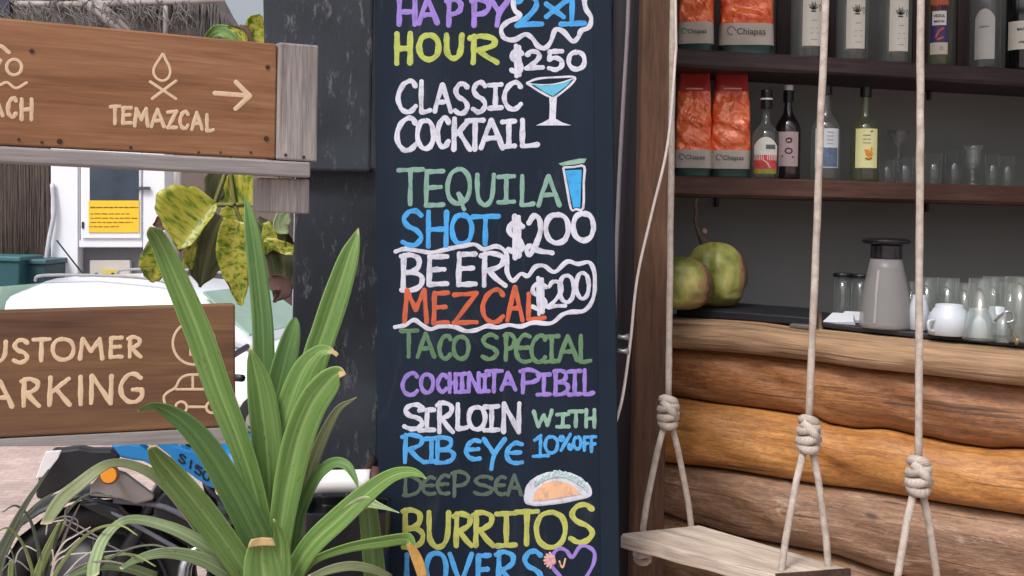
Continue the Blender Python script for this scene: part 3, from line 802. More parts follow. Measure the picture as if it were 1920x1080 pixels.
# ------------------------------------------------------------------ black bin with the white tube, behind the plant
m_bag = plain("black_bin_plastic", lin(20,22,27), .28, .25, 14, .3, bdist=.006)
c0 = P(650, 960, 2.27)
t = thing("black_bin", "glossy black plastic bin below the pillar behind the strap leaves", "bin", (c0.x, 2.3, 0))
mb = MB(); zt = P(640, 968, 2.2).z
rows = []
for z, k in ((0,.86),(.02,.9),(zt*.6,.97),(zt-.03,1.0),(zt,1.0),(zt+.0,.93),(zt-.02,.9)):
    rows.append([Vector((c0.x + .085*k*sx, 2.285 + .07*k*sy, z)) for sx, sy in ((-1,-.8),(-.85,-1),(.85,-1),(1,-.8),(1,.8),(.85,1),(-.85,1),(-1,.8))])
mb.grid(rows, None, closed=True, cap0=True, cap1=True); part("body", mb, m_bag, t, smooth=False, bevel=.006)
mb = MB()
for k in range(5):
    z = zt*.55 + k*.03; mb.tube([Vector((c0.x-.075, 2.21, z)), Vector((c0.x+.075, 2.21, z+.004))], .004, 6)
part("rib", mb, m_bag, t, smooth=True)
a, b_2 = P(590, 903, 2.3), P(694, 901, 2.3)
t = thing("plastic_tube", "short white plastic tube with a rusty end fixed to the dark pillar", "tube", tuple(a))
mb = MB(); q = [a.lerp(b_2, k/8) for k in range(9)]
mb.tube(q, [.0235]*9, 18); part("tube", mb, plain("white_plastic", lin(226,226,228), .4, .04, 10), t, smooth=True)
mb = MB(); mb.tube([b_2, b_2 + Vector((.008,0,.004)), b_2 + Vector((.01,.01,.026))], [.012,.013,.008], 10); part("bracket", mb, plain("rust_red", lin(82,48,44), .7, .3, 60), t, smooth=True)
mb = MB(); mb.tube([b_2 + Vector((-.02,.01,0)), b_2 + Vector((-.02,.215,0))], .008, 8); part("bracket", mb, m_nail, t, smooth=True)

# ------------------------------------------------------------------ half dead grassy plant, bottom left corner
t = thing("dried_grass_plant", "half dead grassy plant with pale broken blades in the lower left corner", "plant", tuple(P(80, 1250, 1.75)))
def blade(pts, w, mat, Y=1.72, fold=.25, nm="leaf", dy=.0):
    q = crom([(x, y, 0) for x, y in pts], 5); n = len(q)
    C = [P(p.x, p.y, Y - dy*(1-i/(n-1))) for i, p in enumerate(q)]
    ww = [max(.0008, (w[0] + (w[1]-w[0])*(i/(n-1)))*Y/F) for i in range(n)]
    mb = MB(); mb.ribbon(C, ww, fold=fold, nacross=4); return part(nm, mb, mat, t, smooth=True, solid=.001)
m_bl = leafmat("grass_blade_grey_green", lin(74,86,74), lin(98,108,92), lin(124,130,112), tip=lin(90,90,84))
m_bg = leafmat("grass_blade_green", lin(98,116,66), lin(138,152,96), lin(168,176,124))
m_bw = plain("dead_blade", lin(186,176,168), .8, .15, 40)
m_bd = plain("dead_blade_grey", lin(120,112,112), .8, .2, 40)
blade([(92,880),(70,912),(45,950),(15,1005),(-20,1075),(-40,1130)], (3,22), m_bl, 1.66, label if False else .3)
blade([(100,925),(70,945),(40,980),(8,1040),(-10,1120)], (3,14), m_bl, 1.7)
blade([(122,975),(108,1000),(92,1030),(74,1070),(60,1130)], (10,20), m_bg, 1.72)
blade([(112,978),(96,1010),(78,1050),(66,1100)], (5,14), m_bg, 1.7)
blade([(88,1030),(76,1060),(72,1110)], (4,16), m_bg, 1.73)
blade([(22,1050),(20,1080),(24,1120)], (8,12), m_bg, 1.74)
for pts, w, mt in (([(120,975),(100,978),(90,980),(86,1003)], (2.5,2.5), m_bw), ([(120,972),(140,982),(165,996),(205,1020)], (2,3.5), m_bd), ([(118,980),(150,1000),(196,1018),(268,1055)], (2,3), m_bd),
                   ([(170,988),(140,1005),(118,1020),(96,1060)], (2,4), m_bw), ([(150,1008),(125,1030),(105,1045),(95,1085)], (2,4), m_bw), ([(230,1032),(180,1036),(130,1040),(104,1056),(96,1090)], (1.5,3.5), m_bw),
                   ([(16,1018),(24,1040),(28,1060),(32,1100)], (2,2.5), m_bl), ([(-5,1040),(14,1044),(28,1056)], (2,3), m_bd), ([(55,1070),(40,1056),(28,1050)], (2,3), m_bd), ([(70,1034),(48,1024),(34,1036),(28,1056)], (2,2.5), m_bw),
                   ([(100,975),(120,968),(142,973),(146,985),(142,996)], (2,2), m_bd), ([(66,1085),(56,1060),(50,1040)], (2,3), m_bw), ([(96,1085),(100,1050),(98,1030)], (2,3), m_bw), ([(180,1030),(150,1048),(120,1080)], (2,3), m_bw),
                   ([(125,980),(122,960),(128,950)], (2,2), m_bd), ([(0,1075),(20,1052),(28,1052)], (2,2.5), m_bd)):
    blade(pts, w, mt, 1.7, .1)
for pts, w, mt, Y in (([(258,1004),(225,985),(180,992),(140,1025),(105,1075),(92,1120)], (2,9), m_bg, 1.69), ([(5,960),(30,948),(55,972),(72,1030),(78,1110)], (2,8), m_bl, 1.71),
        ([(292,1062),(250,1040),(200,1045),(150,1072),(120,1110)], (2,8), m_bg, 1.66), ([(210,930),(170,925),(130,955),(105,1010),(90,1090)], (2,7), m_bl, 1.73), ([(-10,1000),(15,990),(40,1015),(58,1060),(66,1110)], (2,7), m_bg, 1.68),
        ([(330,1035),(290,1022),(240,1030),(190,1060),(160,1110)], (2,6), m_bl, 1.64), ([(150,945),(140,965),(120,1010),(100,1080)], (2,6), m_bd, 1.72), ([(240,1060),(200,1052),(150,1060),(110,1090)], (2,4), m_bd, 1.65)):
    blade(pts, w, mt, Y, .2, dy=.06)
mb = MB(); a = P(75, 1110, 1.74); mb.tube([a - Vector((0,0,.07)), a - Vector((0,0,.1)), a - Vector((0,0,.15)), Vector((a.x, a.y, .02))], [.02,.03,.03,.02], 10); part("stem", mb, m_bg, t, smooth=True)
a = P(75, 1110, 1.74)
mb = MB(); mb.lathe([(.07,0),(.09,.01),(.11,.3),(.12,.3),(.12,.34),(.1,.34),(.1,.31),(0,.3)], (a.x, a.y, 0), 20)
tag(rebase(part("plant_pot", mb, m_pot, smooth=True), (a.x, a.y, 0)), "small black pot under the half dead grassy plant", "pot")

# ------------------------------------------------------------------ variegated climber hanging beside the pillar
m_var, nt, b = new_mat("variegated_leaf")
v = coords(nt, (52, 1.3, 1)); v2 = coords(nt, (120, 2.4, 1)); v3 = coords(nt, (5, .8, 1))
n1 = noise(nt, v, 1.4, 3, .5, .5); n2 = noise(nt, v2, 1.5, 3, .5); n3 = noise(nt, v3, 1.5, 3, .5)
n12 = N(nt, "ShaderNodeMath", operation='ADD'); nt.links.new(n1, n12.inputs[0])
hf = N(nt, "ShaderNodeMath", operation='MULTIPLY_ADD'); nt.links.new(n2, hf.inputs[0]); hf.inputs[1].default_value = .5; hf.inputs[2].default_value = -.25
nt.links.new(hf.outputs[0], n12.inputs[1])
col = ramp(nt, n12.outputs[0], [(.3, lin(92,122,50)), (.42, lin(132,152,58)), (.5, lin(182,182,66)), (.68, lin(208,200,100))])
a = N(nt, "ShaderNodeAttribute"); a.attribute_name = "tc"
sp = N(nt, "ShaderNodeSeparateXYZ"); nt.links.new(a.outputs["Vector"], sp.inputs[0])
ab = N(nt, "ShaderNodeMath", operation='ABSOLUTE'); nt.links.new(sp.outputs[1], ab.inputs[0])
mr = ramp(nt, ab.outputs[0], [(0, (.9,.9,.9,1)), (.07, (0,0,0,1))]); col = mix(nt, mr, col, lin(190,190,110))
br_ = N(nt, "ShaderNodeMath", operation='MULTIPLY_ADD'); nt.links.new(ab.outputs[0], br_.inputs[0]); br_.inputs[1].default_value = .34; nt.links.new(n3, br_.inputs[2])
bm3 = ramp(nt, br_.outputs[0], [(.9, (0,0,0,1)), (.93, (1,1,1,1))]); col = mix(nt, bm3, col, lin(96,66,56))
nt.links.new(col, b.inputs["Base Color"]); b.inputs["Roughness"].default_value = .35
bump(nt, b, n2, .25, .004)
tr = N(nt, "ShaderNodeBsdfTranslucent"); nt.links.new(col, tr.inputs[0]); ms = N(nt, "ShaderNodeMixShader"); ms.inputs[0].default_value = .35
nt.links.new(b.outputs[0], ms.inputs[1]); nt.links.new(tr.outputs[0], ms.inputs[2]); nt.links.new(ms.outputs[0], nt.nodes["Material Output"].inputs[0])
m_vdark = leafmat("climber_leaf_dull", lin(64,72,52), lin(92,98,70), lin(118,108,92), midrib=lin(130,134,96), stripe=8)
m_vbrown = plain("climber_leaf_brown", lin(88,62,58), .7, .3, 30)
t = thing("variegated_climber", "yellow and green variegated climber with big torn leaves hanging beside the pillar", "climber", (P(500, 300, 2.75).x, 2.75, 0))
def vleaf(rows, Y=2.8, mat=None, fold=.2, dY=0, label=None, rip=.004, s=3.6, ox=240, oy=300):
    """rows: (cx, cy, left px, right px) along the midrib in the 3.6x crop, base first"""
    q = crom([(x, y, 0) for x, y, l, r in rows], 5); wl = []; wr = []
    for i in range(len(q)):
        k = min(i/5, len(rows)-1.0001); a = int(k); f = k-a; f = f*f*(3-2*f)
        wl.append((rows[a][2]*(1-f) + rows[a+1][2]*f)/s*Y/F); wr.append((rows[a][3]*(1-f) + rows[a+1][3]*f)/s*Y/F)
    n = len(q)
    C = [P(ox+p.x/s, oy+p.y/s, Y + dY*(i/(n-1))) for i, p in enumerate(q)]
    mb = MB(); mb.ribbon(C, None, fold=fold, wl=wl, wr=wr, nacross=12, ripple=rip)
    return part("leaf", mb, mat or m_var, t, smooth=True, label=label, solid=.001)
# rows run down the midrib; third number = width toward the viewer's right, fourth = toward the left
vleaf([(600,290,6,20),(565,318,40,190),(520,365,50,290),(470,425,52,325),(425,485,60,285),(385,540,56,180),(352,582,30,70),(336,604,4,6)], 2.78, dY=-.06, label="largest yellow green leaf with a brown torn edge")
vleaf([(240,540,20,80),(222,600,70,100),(205,670,85,120),(190,740,70,115),(172,790,50,70),(160,826,10,12)], 2.8)
vleaf([(640,380,50,80),(610,440,90,170),(570,540,130,180),(540,650,130,150),(510,760,80,100),(486,860,6,8)], 2.83, m_vdark, label="dull grey green leaf with brown blotches")
vleaf([(745,410,50,100),(722,500,80,110),(706,620,100,110),(724,740,90,95),(748,860,60,60),(764,960,18,30),(766,985,3,3)], 2.79)
vleaf([(900,292,10,20),(830,286,20,200),(760,288,26,215),(690,296,20,190),(630,302,6,60)], 2.84, dY=.05, fold=.08)
vleaf([(650,90,30,70),(620,150,60,110),(595,220,60,80),(575,290,30,24)], 2.88, m_vdark)
vleaf([(690,300,40,70),(715,350,90,110),(730,400,80,90),(735,440,30,40)], 2.86)
vleaf([(870,400,30,50),(950,480,70,90),(1020,580,100,110),(1050,700,120,110),(1050,800,100,100),(1020,900,50,50),(980,960,4,4)], 2.87, m_vdark)
vleaf([(920,540,24,14),(990,572,44,34),(1050,600,50,40),(1120,614,40,30)], 2.83, fold=.08)
vleaf([(930,420,24,24),(960,500,50,60),(950,580,40,60),(930,640,10,12)], 2.85)
vleaf([(960,780,14,40),(1005,825,60,56),(1040,880,70,50),(985,958,10,10)], 2.84, m_vbrown, label="brown dead leaf tip")
vleaf([(1090,340,10,14),(1055,390,50,60),(1040,450,50,60),(1085,495,10,12)], 2.85, mat=m_leaf_pale)
vleaf([(310,370,24,30),(256,400,54,50),(214,430,50,50),(168,440,6,6)], 2.775, m_vbrown, fold=.06, label="brown torn leaf edge")
vleaf([(470,500,16,30),(440,590,30,60),(420,690,30,50),(428,740,8,10)], 2.775, fold=.1)
# leaves over the top edge of the upper sign
tl = dict(s=6.857, ox=240, oy=0)
vleaf([(985,560,24,16),(1060,460,60,44),(1150,410,90,60),(1250,430,110,66),(1340,500,110,60),(1420,600,60,40)], 2.9, m_leaf, fold=.03, **tl)
vleaf([(1270,345,10,8),(1340,370,44,26),(1410,420,70,30),(1460,500,80,30),(1490,620,60,30)], 2.86, fold=.06, **tl)
vleaf([(1430,330,26,20),(1490,380,60,30),(1530,460,60,40),(1560,600,50,40)], 2.88, m_vbrown, fold=.06, **tl)
vleaf([(1720,200,20,40),(1660,290,110,130),(1640,390,150,150),(1640,490,150,150),(1650,640,120,120)], 2.9, fold=.06, **tl)
mb = MB()
for pts in ([(470,110),(462,140),(455,180),(430,300),(402,384),(398,392)], [(430,300),(440,380),(455,420)], [(455,180),(500,260),(530,380),(535,460)], [(402,388),(360,440),(335,470)], [(405,384),(440,384),(490,380)]):
    mb.tube([P(x, y, 2.86) for x, y, in [(p.x, p.y) for p in crom([(a, b_, 0) for a, b_ in pts], 5)]], .006, 6)
part("stem", mb, plain("climber_stem", lin(110,110,62), .7, .3, 30), t, smooth=True)
mb = MB(); mb.tube([P(515,60,2.9), P(520,200,2.88), P(560,400,2.86), Vector((P(570,400,2.86).x, 2.84, 0))], .008, 6); part("stem", mb, plain("climber_main_stem", lin(96,84,62), .8, .3, 30), t, smooth=True)
# ------------------------------------------------------------------ motorbike parked behind the lower sign
m_blue = plain("blue_fairing", lin(14,122,190), .28, .06, 4, coat=.5)
m_mb = plain("bike_black", lin(30,32,38), .4, .25, 10)
m_engine = plain("engine_grey", lin(86,88,94), .45, .3, 30, metal=.6)
m_chrome = plain("bike_chrome", lin(180,182,186), .22, .1, 10, metal=.9)
m_amber = plain("amber_reflector", lin(236,150,40), .25, .05, 200, coat=.5)
YM = 3.3
fw = P(172, 1100, YM); 
t = thing("motorbike", "blue and black motorbike with a round orange reflector parked below the parking sign", "motorbike", (fw.x+.6, YM+.1, 0))
dirb = Vector((1, .22, 0)).normalized(); nb = Vector((dirb.y, -dirb.x, 0))
def bk(a, z, o=0.0):   # along the bike from the front axle, height, toward the camera
    p = Vector((fw.x, YM+.06, 0)) + dirb*a + nb*o; return Vector((p.x, p.y, z))
def wheel(a):
    Mx = Matrix((dirb, -nb, Vector((0,0,1)))).transposed()
    mb = MB(); rows = []
    for k in range(36):
        th = 2*pi*k/36; row = []
        for j in range(12):
            ph = 2*pi*j/12; r = .255 + .045*cos(ph); o = .05*sin(ph)
            if k % 2 and abs(cos(ph)) > .6 and cos(ph) > 0: r -= .006
            row.append(bk(a + r*cos(th), .305 + r*sin(th), o))
        rows.append(row)
    rows.append(rows[0]); mb.grid(rows, None, closed=True)
    w = part("wheel", mb, m_black, t, smooth=True)
    mb = MB(); rows = []
    for k in range(37):
        th = 2*pi*k/36; rows.append([bk(a + r*cos(th), .305 + r*sin(th), o) for r, o in ((.215,.02),(.2,.02),(.2,-.02),(.215,-.02))])
    mb.grid(rows, None, closed=True)
    mb.tube([bk(a, .305, .012), bk(a, .305, -.012)], .212, 36)
    for k in range(5):
        th = 2*pi*k/5 + .4; mb.tube([bk(a+.04*cos(th), .305+.04*sin(th), .01), bk(a+.2*cos(th), .305+.2*sin(th), .01)], [.016,.011], 6)
    part("rim", mb, plain("rim_grey", lin(44,46,52), .4, .3, 20, metal=.3), w, smooth=True)
    mb = MB(); mb.tube([bk(a, .305, .07), bk(a, .305, -.07)], .035, 14); part("hub", mb, m_engine, w, smooth=True)
wheel(0); wheel(1.3)
for s in (1, -1):
    mb = MB(); mb.tube([bk(0, .3, .08*s), bk(.17, .62, .08*s), bk(.3, .86, .07*s)], [.022,.02,.019], 10); part("fork", mb, m_chrome if s < 0 else m_mb, t, smooth=True)
mb = MB(); rows = []
for k in range(15):   # front mudguard
    th = radians(20 + k*10); rows.append([bk(.335*cos(th) if abs(o) < .05 else .325*cos(th), .305 + (.335 if abs(o) < .05 else .318)*sin(th), o) for o in (.07,.045,0,-.045,-.07)])
mb.grid(rows); part("mudguard", mb, m_mb, t, smooth=True, solid=.003)
mb = MB()   # headlight cowl and bars
mb.ball(bk(.16, .93, 0), .13, 14, 10, (1,.9,1.1)); part("headlight_cowl", mb, m_mb, t, smooth=True)
mb = MB(); mb.ball(bk(.07, .93, 0), .085, 14, 10, (.6,1,1)); part("headlight", mb, plain("headlight_glass", lin(200,205,210), .1, .05, 30, coat=1), t, smooth=True)
mb = MB(); mb.tube([bk(.42, 1.02, .36), bk(.36, 1.0, .2), bk(.28, .95, .06), bk(.28, .95, -.06), bk(.36, 1.0, -.2), bk(.42, 1.02, -.36)], .011, 8); part("handlebar", mb, m_mb, t, smooth=True)
fr = Pl(300, YM-.02, (1, .22))
def slabpoly(name, pts, th, mat, off=0, pl=fr, bev=.008, label=None):
    mb = MB(); mb.prism([pl.at(x, y, off) for x, y in pts], pl.n, th)
    return part(name, mb, mat, t, bevel=bev, label=label)
Q = lambda pts: zp(pts, 190, 820, 4.155)
sh = slabpoly("side_panel", Q([(400,-60),(560,60),(700,110),(800,180),(870,260),(940,375),(930,400),(870,400),(760,340),(620,240),(540,150),(440,70),(330,-20)]), .05, m_blue, .09, label="bright blue side panel with black figures")
fbk = lambda x, y: fr.at(x, y, .0915)
mb = MB(); mpb = YM/F
tx = []
import itertools
def slant_word(mb, s, x0, y0, dx, dy, w, h, sw):
    for i, ch in enumerate(s):
        ox, oy = x0 + dx*i, y0 + dy*i
        for st in glyph_strokes(ch):
            q = []
            for p in st:
                x = ox + p.x*w + (1-p.y)*h*.18 ; y = oy + p.y*h + p.x*w*dy/dx
                if ch == 'I': x += w*.1
                q.append(fbk(190+x/4.155, 820+y/4.155))
            if (st[0]-st[-1]).length < 1e-6: q[-1] = q[0].copy()
            mb.stroke(q, sw*mpb, .001, fr.n)
slant_word(mb, "SI50", 600, 120, 62, 44, 46, 60, 3.4)
part("lettering", mb, m_black, sh, smooth=True)
mb = MB()   # tank
rows = []
for k, (a_, z0, z1, hw) in enumerate(((.3,.66,.72,.06),(.36,.62,.78,.12),(.5,.6,.81,.15),(.66,.6,.8,.14),(.8,.6,.76,.1),(.86,.64,.7,.05))):
    rows.append([bk(a_, (z0+z1)/2 + (z1-z0)/2*sin(2*pi*j/14), hw*cos(2*pi*j/14)) for j in range(14)])
mb.grid(rows, None, closed=True, cap0=True, cap1=True); part("fuel_tank", mb, m_blue, t, smooth=True)
slabpoly("front_cowling", Q([(70,60),(200,40),(300,60),(380,120),(430,200),(420,240),(330,190),(240,180),(150,160)]), .06, m_blue, .07, label="dull blue front cowling")
slabpoly("air_scoop", zp([(300,330),(340,180),(420,60),(500,60),(640,40),(740,60),(900,60),(980,100),(960,140),(800,240),(640,290),(480,390),(320,470),(285,440)], 0, 830, 4.32), .05, m_mb, .05)
slabpoly("number_card", zp([(290,290),(330,170),(372,70),(500,60),(470,130),(400,220),(340,280)], 0, 830, 4.32), .004, plain("white_card", lin(224,222,224), .6, .05, 20), .08)
mb = MB(); c = P(205, 890, YM-.13); mb.tube([c + nb*.0, c + nb*.012], [.0245,.022], 20); rf = part("reflector", mb, m_amber, t, bevel=.002)
mb = MB(); mb.tube([c - nb*.006, c + nb*.008], [.028,.027], 20); part("reflector_ring", mb, plain("dark_amber", lin(120,70,30), .5, .1, 20), rf)
mb = MB(); mb.tube([c - nb*.12, c], .006, 8); part("reflector_stem", mb, m_mb, rf)
# engine: block, finned barrel, covers, pipes
mb = MB(); mb.box(bk(.6, .44, 0), (.3,.2,.2)); part("engine_block", mb, m_mb, t, bevel=.02)
mb = MB()
for k in range(9):
    z = .37 + k*.022; mb.box(bk(.42, z, .03), (.2,.24,.008), Matrix.Rotation(.21, 3, 'Z') @ Matrix.Rotation(.25, 3, 'Y'))
part("cooling_fin", mb, m_engine, t)
mb = MB(); mb.tube([bk(.66, .4, .1), bk(.66, .4, .15)], [.1,.085], 20); part("engine_cover", mb, m_engine, t, smooth=False, bevel=.006)
mb = MB(); mb.tube(crom([bk(.34,.5,.08), bk(.26,.42,.12), bk(.3,.26,.13), bk(.5,.2,.14), bk(1.0,.24,.16), bk(1.5,.36,.17)], 5), .021, 10); part("exhaust", mb, m_chrome, t, smooth=True)
mb = MB()
for pts in (([.3,.88,0],[.3,.7,0],[.4,.3,0],[.8,.25,0]), ([.3,.86,0],[.6,.72,0],[1.0,.7,0],[1.4,.78,0]), ([1.0,.7,0],[.85,.3,0]), ([.85,.3,.08],[1.3,.305,.08])):
    mb.tube([bk(*p) for p in pts], .018, 8)
part("frame", mb, m_mb, t, smooth=True)
mb = MB()
for o in (.05,.09,.12):
    mb.tube(crom([bk(.28,.8,o), bk(.26+o,.66,o+.03), bk(.34+o,.56,o), bk(.45,.42,o)], 5), .007, 6)
mb.tube(crom([bk(.05,.62,.1), bk(.2,.6,.12), bk(.36,.5,.12), bk(.62,.34,.13)], 5), .009, 6)
mb.tube(crom([bk(-.08,.66,.09), bk(.1,.56,.12), bk(.3,.44,.13), bk(.45,.36,.13)], 5), .007, 6)
part("cable", mb, plain("bike_cable", lin(96,98,110), .5, .2, 20), t, smooth=True)
slabpoly("radiator_guard", zp([(760,300),(900,340),(1110,500),(1106,530),(980,560),(860,520),(640,500),(650,430)], 0, 800, 3.84), .03, plain("beige_grey_plastic", lin(140,132,130), .6, .15, 8), .02)
slabpoly("engine_guard", zp([(560,560),(700,540),(850,590),(920,660),(1105,650),(1105,560),(1180,470),(1290,520),(1480,700),(1560,860),(1400,900),(1180,760),(900,720),(720,640)], 0, 800, 3.84), .05, m_mb, .0)
mb = MB(); mb.box(bk(1.0, .82, 0), (.72,.24,.08), Matrix.Rotation(.217, 3, 'Z')); part("seat", mb, m_black, t, bevel=.03)
mb = MB(); mb.box(bk(1.35, .72, 0), (.3,.2,.12), Matrix.Rotation(.217, 3, 'Z')); part("tail", mb, m_blue, t, bevel=.03)

# ------------------------------------------------------------------ white car on the car park
m_white = plain("car_white", lin(232,236,244), .25, .02, 3, coat=.6)
m_win = plain("car_glass", lin(150,180,160), .06, .12, 3, coat=1, spec=.8)
m_trim = plain("car_trim", lin(20,20,22), .5, .2, 20)
cc = Vector((-2.95, 10.2, -.6)); ang = radians(-16)
t = thing("white_car", "white hatchback car parked behind the wooden signs", "car", tuple(cc))
Rz = Matrix.Rotation(ang, 3, 'Z')
def cp(x, y, z): return cc + Rz @ Vector((x, y, z))
def sect(x, hw, z0, z1, pw=3.2, n=20):
    r = []
    for k in range(n):
        a = 2*pi*k/n; c_, s_ = cos(a), sin(a)
        r.append(cp(x, hw*math.copysign(abs(c_)**(2/pw), c_), (z0+z1)/2 + (z1-z0)/2*math.copysign(abs(s_)**(2/pw), s_)))
    return r
mb = MB(); mb.grid([sect(*a) for a in ((-1.95,.55,.4,.75),(-1.88,.74,.28,.9),(-1.6,.83,.2,.98),(-.8,.86,.18,.99),(.2,.86,.18,.98),(1.0,.85,.18,.95),(1.5,.82,.2,.86),(1.85,.72,.26,.74),(1.95,.55,.36,.6))], None, closed=True, cap0=True, cap1=True)
part("body", mb, m_white, t, smooth=True)
mb = MB(); st = [(-1.62,.6,.9,1.0),(-1.5,.68,.88,1.3),(-1.2,.68,.88,1.42),(-.6,.68,.88,1.46),(.1,.67,.88,1.42),(.5,.66,.88,1.28),(1.0,.7,.88,.98)]
mb.grid([sect(*a, pw=4) for a in st], None, closed=True, cap0=True, cap1=True)
part("cabin", mb, m_white, t, smooth=True)
for s in (1, -1):
    for xa, xb in ((-1.3,-.62), (-.5,.3)):
        mb = MB(); c = []
        y1, y2 = .705*s, .60*s
        q = [cp(xa, y1, .99), cp(xb+(.3 if xb > 0 else 0), y1, .99), cp(xb, y2+.03*s, 1.2), cp(xa+.06, y2+.03*s, 1.2)]
        nrm = (Rz @ Vector((0, s, .25))).normalized()
        mb.prism([p + nrm*.012 for p in q], nrm, .02); part("side_window", mb, m_win, t)
mb = MB(); q = [cp(.92,-.6,1.0), cp(.92,.6,1.0), cp(.42,.52,1.34), cp(.42,-.52,1.34)]; nrm = (Rz @ Vector((.56,0,.83))).normalized(); mb.prism([p+nrm*.03 for p in q], nrm, .02); part("windscreen", mb, m_win, t)
mb = MB(); q = [cp(-1.86,-.55,.98), cp(-1.86,.55,.98), cp(-1.68,.52,1.32), cp(-1.68,-.52,1.32)]; nrm = (Rz @ Vector((-.9,0,.4))).normalized(); mb.prism([p+nrm*.02 for p in q], nrm, .02); part("rear_window", mb, m_win, t)
for s in (1, -1):
    for x in (-1.25, 1.25):
        mb = MB(); mb.tube([cp(x, .66*s, .3), cp(x, .86*s, .3)], .3, 22); w = part("wheel", mb, m_black, t, bevel=.03)
        mb = MB(); mb.tube([cp(x, .8*s, .3), cp(x, .872*s, .3)], .19, 16); part("rim", mb, m_chrome, w)
    mb = MB(); mb.ball(cp(.62, .95*s, 1.0), .1, 10, 8, (.7,.9,.7)); part("wing_mirror", mb, m_trim, t, smooth=True)
    mb = MB(); mb.box(cp(-.1, .868*s, .84), (1.9,.02,.05), Rz); part("door_trim", mb, m_trim, t)
for s in (1, -1):
    mb = MB(); mb.tube(crom([cp(-1.25,.6*s,1.40), cp(-1.15,.6*s,1.455), cp(-.4,.6*s,1.475), cp(.05,.6*s,1.45), cp(.2,.6*s,1.39)], 4), .014, 8); part('roof_rail', mb, plain('roof_rail_grey', lin(150,152,156), .4, .1, 20) if s > 0 else bpy.data.materials['roof_rail_grey'], t, smooth=True)
mb = MB(); mb.tube([cp(-1.2, 0, 1.44), cp(-1.5, 0, 1.75)], .008, 6); part("aerial", mb, m_trim, t)

# ------------------------------------------------------------------ white cabinet (pump) with a yellow notice
YK = 13.8
kp = Pl(200, YK, (1, .08))
t = thing("white_cabinet", "tall white metal cabinet with a dark window and a yellow notice", "cabinet", tuple(kp.at(200, 600))[:2] + (-.6,))
m_cab = plain("cabinet_white", lin(228,232,240), .45, .03, 2, .02)
m_cabg = plain("cabinet_recess_grey", lin(120,122,128), .6, .1, 4)
def kb(name, x0, y0, x1, y1, th, mat, off=0, bev=.01, pr=None, top=None):
    mb = MB(); mb.slab(kp, [(x0,y1),(x1,y1),(x1,y0),(x0,y0)], th, off); return part(name, mb, mat, pr or t, bevel=bev)
zbot = HY + (CAMZ+.6)/YK*F + 8
kb("side_column", 95, 250, 146, zbot, .5, m_cab, .02)
kb("side_column", 268, 250, 309, zbot, .5, m_cab, .0)
kb("upper_housing", 147, 250, 267, 464, .5, m_cab, .0)
kb("back_panel", 147, 464, 267, zbot, .3, m_cabg, -.2)
d = kb("window_frame", 154, 290, 264, 447, .02, m_cab, .025, .006)
kb("window", 168, 300, 260, 376, .01, plain("cabinet_window", lin(66,76,90), .12, .2, 3, spec=.6), .034, .002, d)
nt_ = kb("notice", 166, 376, 261, 436, .008, plain("yellow_notice", lin(232,192,46), .5, .04, 8), .036, .001, d)
kmap = lambda x, y: kp.at(x, y, .0375)
m_nink = plain("notice_ink", lin(120,88,20), .6, .2, 30)
for y, xa, xb in ((389,170,258),(401,170,242),(409,170,258),(417,170,248),(425,168,222)):
    mb = MB(); x = xa
    while x < xb:
        w = random.uniform(4,11); mb.stroke([kmap(x, y+random.uniform(-.3,.3)), kmap(min(x+w, xb), y+random.uniform(-.3,.3))], (2.4 if y < 395 else 1.8)*YK/F, .001, kp.n); x += w + 3.4
    part("printed_line", mb, m_nink, nt_)
kb("door_edge", 149, 300, 151, 450, .004, m_cabg, .004, 0)
kb("lock", 153, 416, 157, 428, .02, m_trim, .04, .002)
kb("latch", 258, 350, 281, 356, .03, m_engine, .05, .002)
kb("control_panel", 168, 488, 244, 545, .1, plain("panel_beige", lin(196,192,186), .5, .05, 6), -.1)
kb("control_label", 191, 505, 222, 540, .01, plain("label_yellow", lin(206,190,96), .5, .05, 6), -.09, 0)
for x in (181, 212):
    mb = MB(); c = kp.at(x, 514, -.08); mb.tube([c, c + kp.n*.03], .018, 10); part("knob", mb, m_trim, t)
mb = MB(); mb.tube(crom([kp.at(98,345,.06), kp.at(101,400,.08), kp.at(92,450,.1), kp.at(87,500,.1), kp.at(95,560,.1)], 6), [.03]*24+[.03], 8)
part("hose", mb, plain("hose_grey", lin(186,188,196), .5, .1, 8), t, smooth=True)

# ------------------------------------------------------------------ teal bins
for i, (x0, x1, yt, c, lab) in enumerate(((-90, 37, 480, (28,78,86), "teal plastic bin with a pale lid edge at the left edge of the photo"), (40, 86, 487, (30,66,78), "darker teal bin between the teal bin and the white cabinet"))):
    Yb = 12.9 + i*.25; a = P(x0, yt, Yb); b_2 = P(x1, yt, Yb); cx = (a.x+b_2.x)/2; hw = (b_2.x-a.x)/2
    t = thing("wheelie_bin", lab, "bin", (cx, Yb+.3, -.6), "teal bins")
    mb = MB(); rows = []
    zt = a.z
    for z, k in ((-.6,.86),(-.5,.88),(zt-.05,1)):
        rows.append([Vector((cx+hw*k*sx, Yb+.3+.3*k*sy, z)) for sx, sy in ((-1,-1),(1,-1),(1,1),(-1,1))])
    mb.grid(rows, None, closed=True, cap0=True, cap1=True); part("body", mb, plain("teal_plastic", lin(*c), .5, .1, 6), t, bevel=.02)
    mb = MB(); mb.box((cx, Yb+.29, zt-.02), (hw*2+.04, .64, .06)); part("lid", mb, plain("teal_lid", lin(*[min(255, v+22) for v in c]), .5, .1, 6), t, bevel=.015)

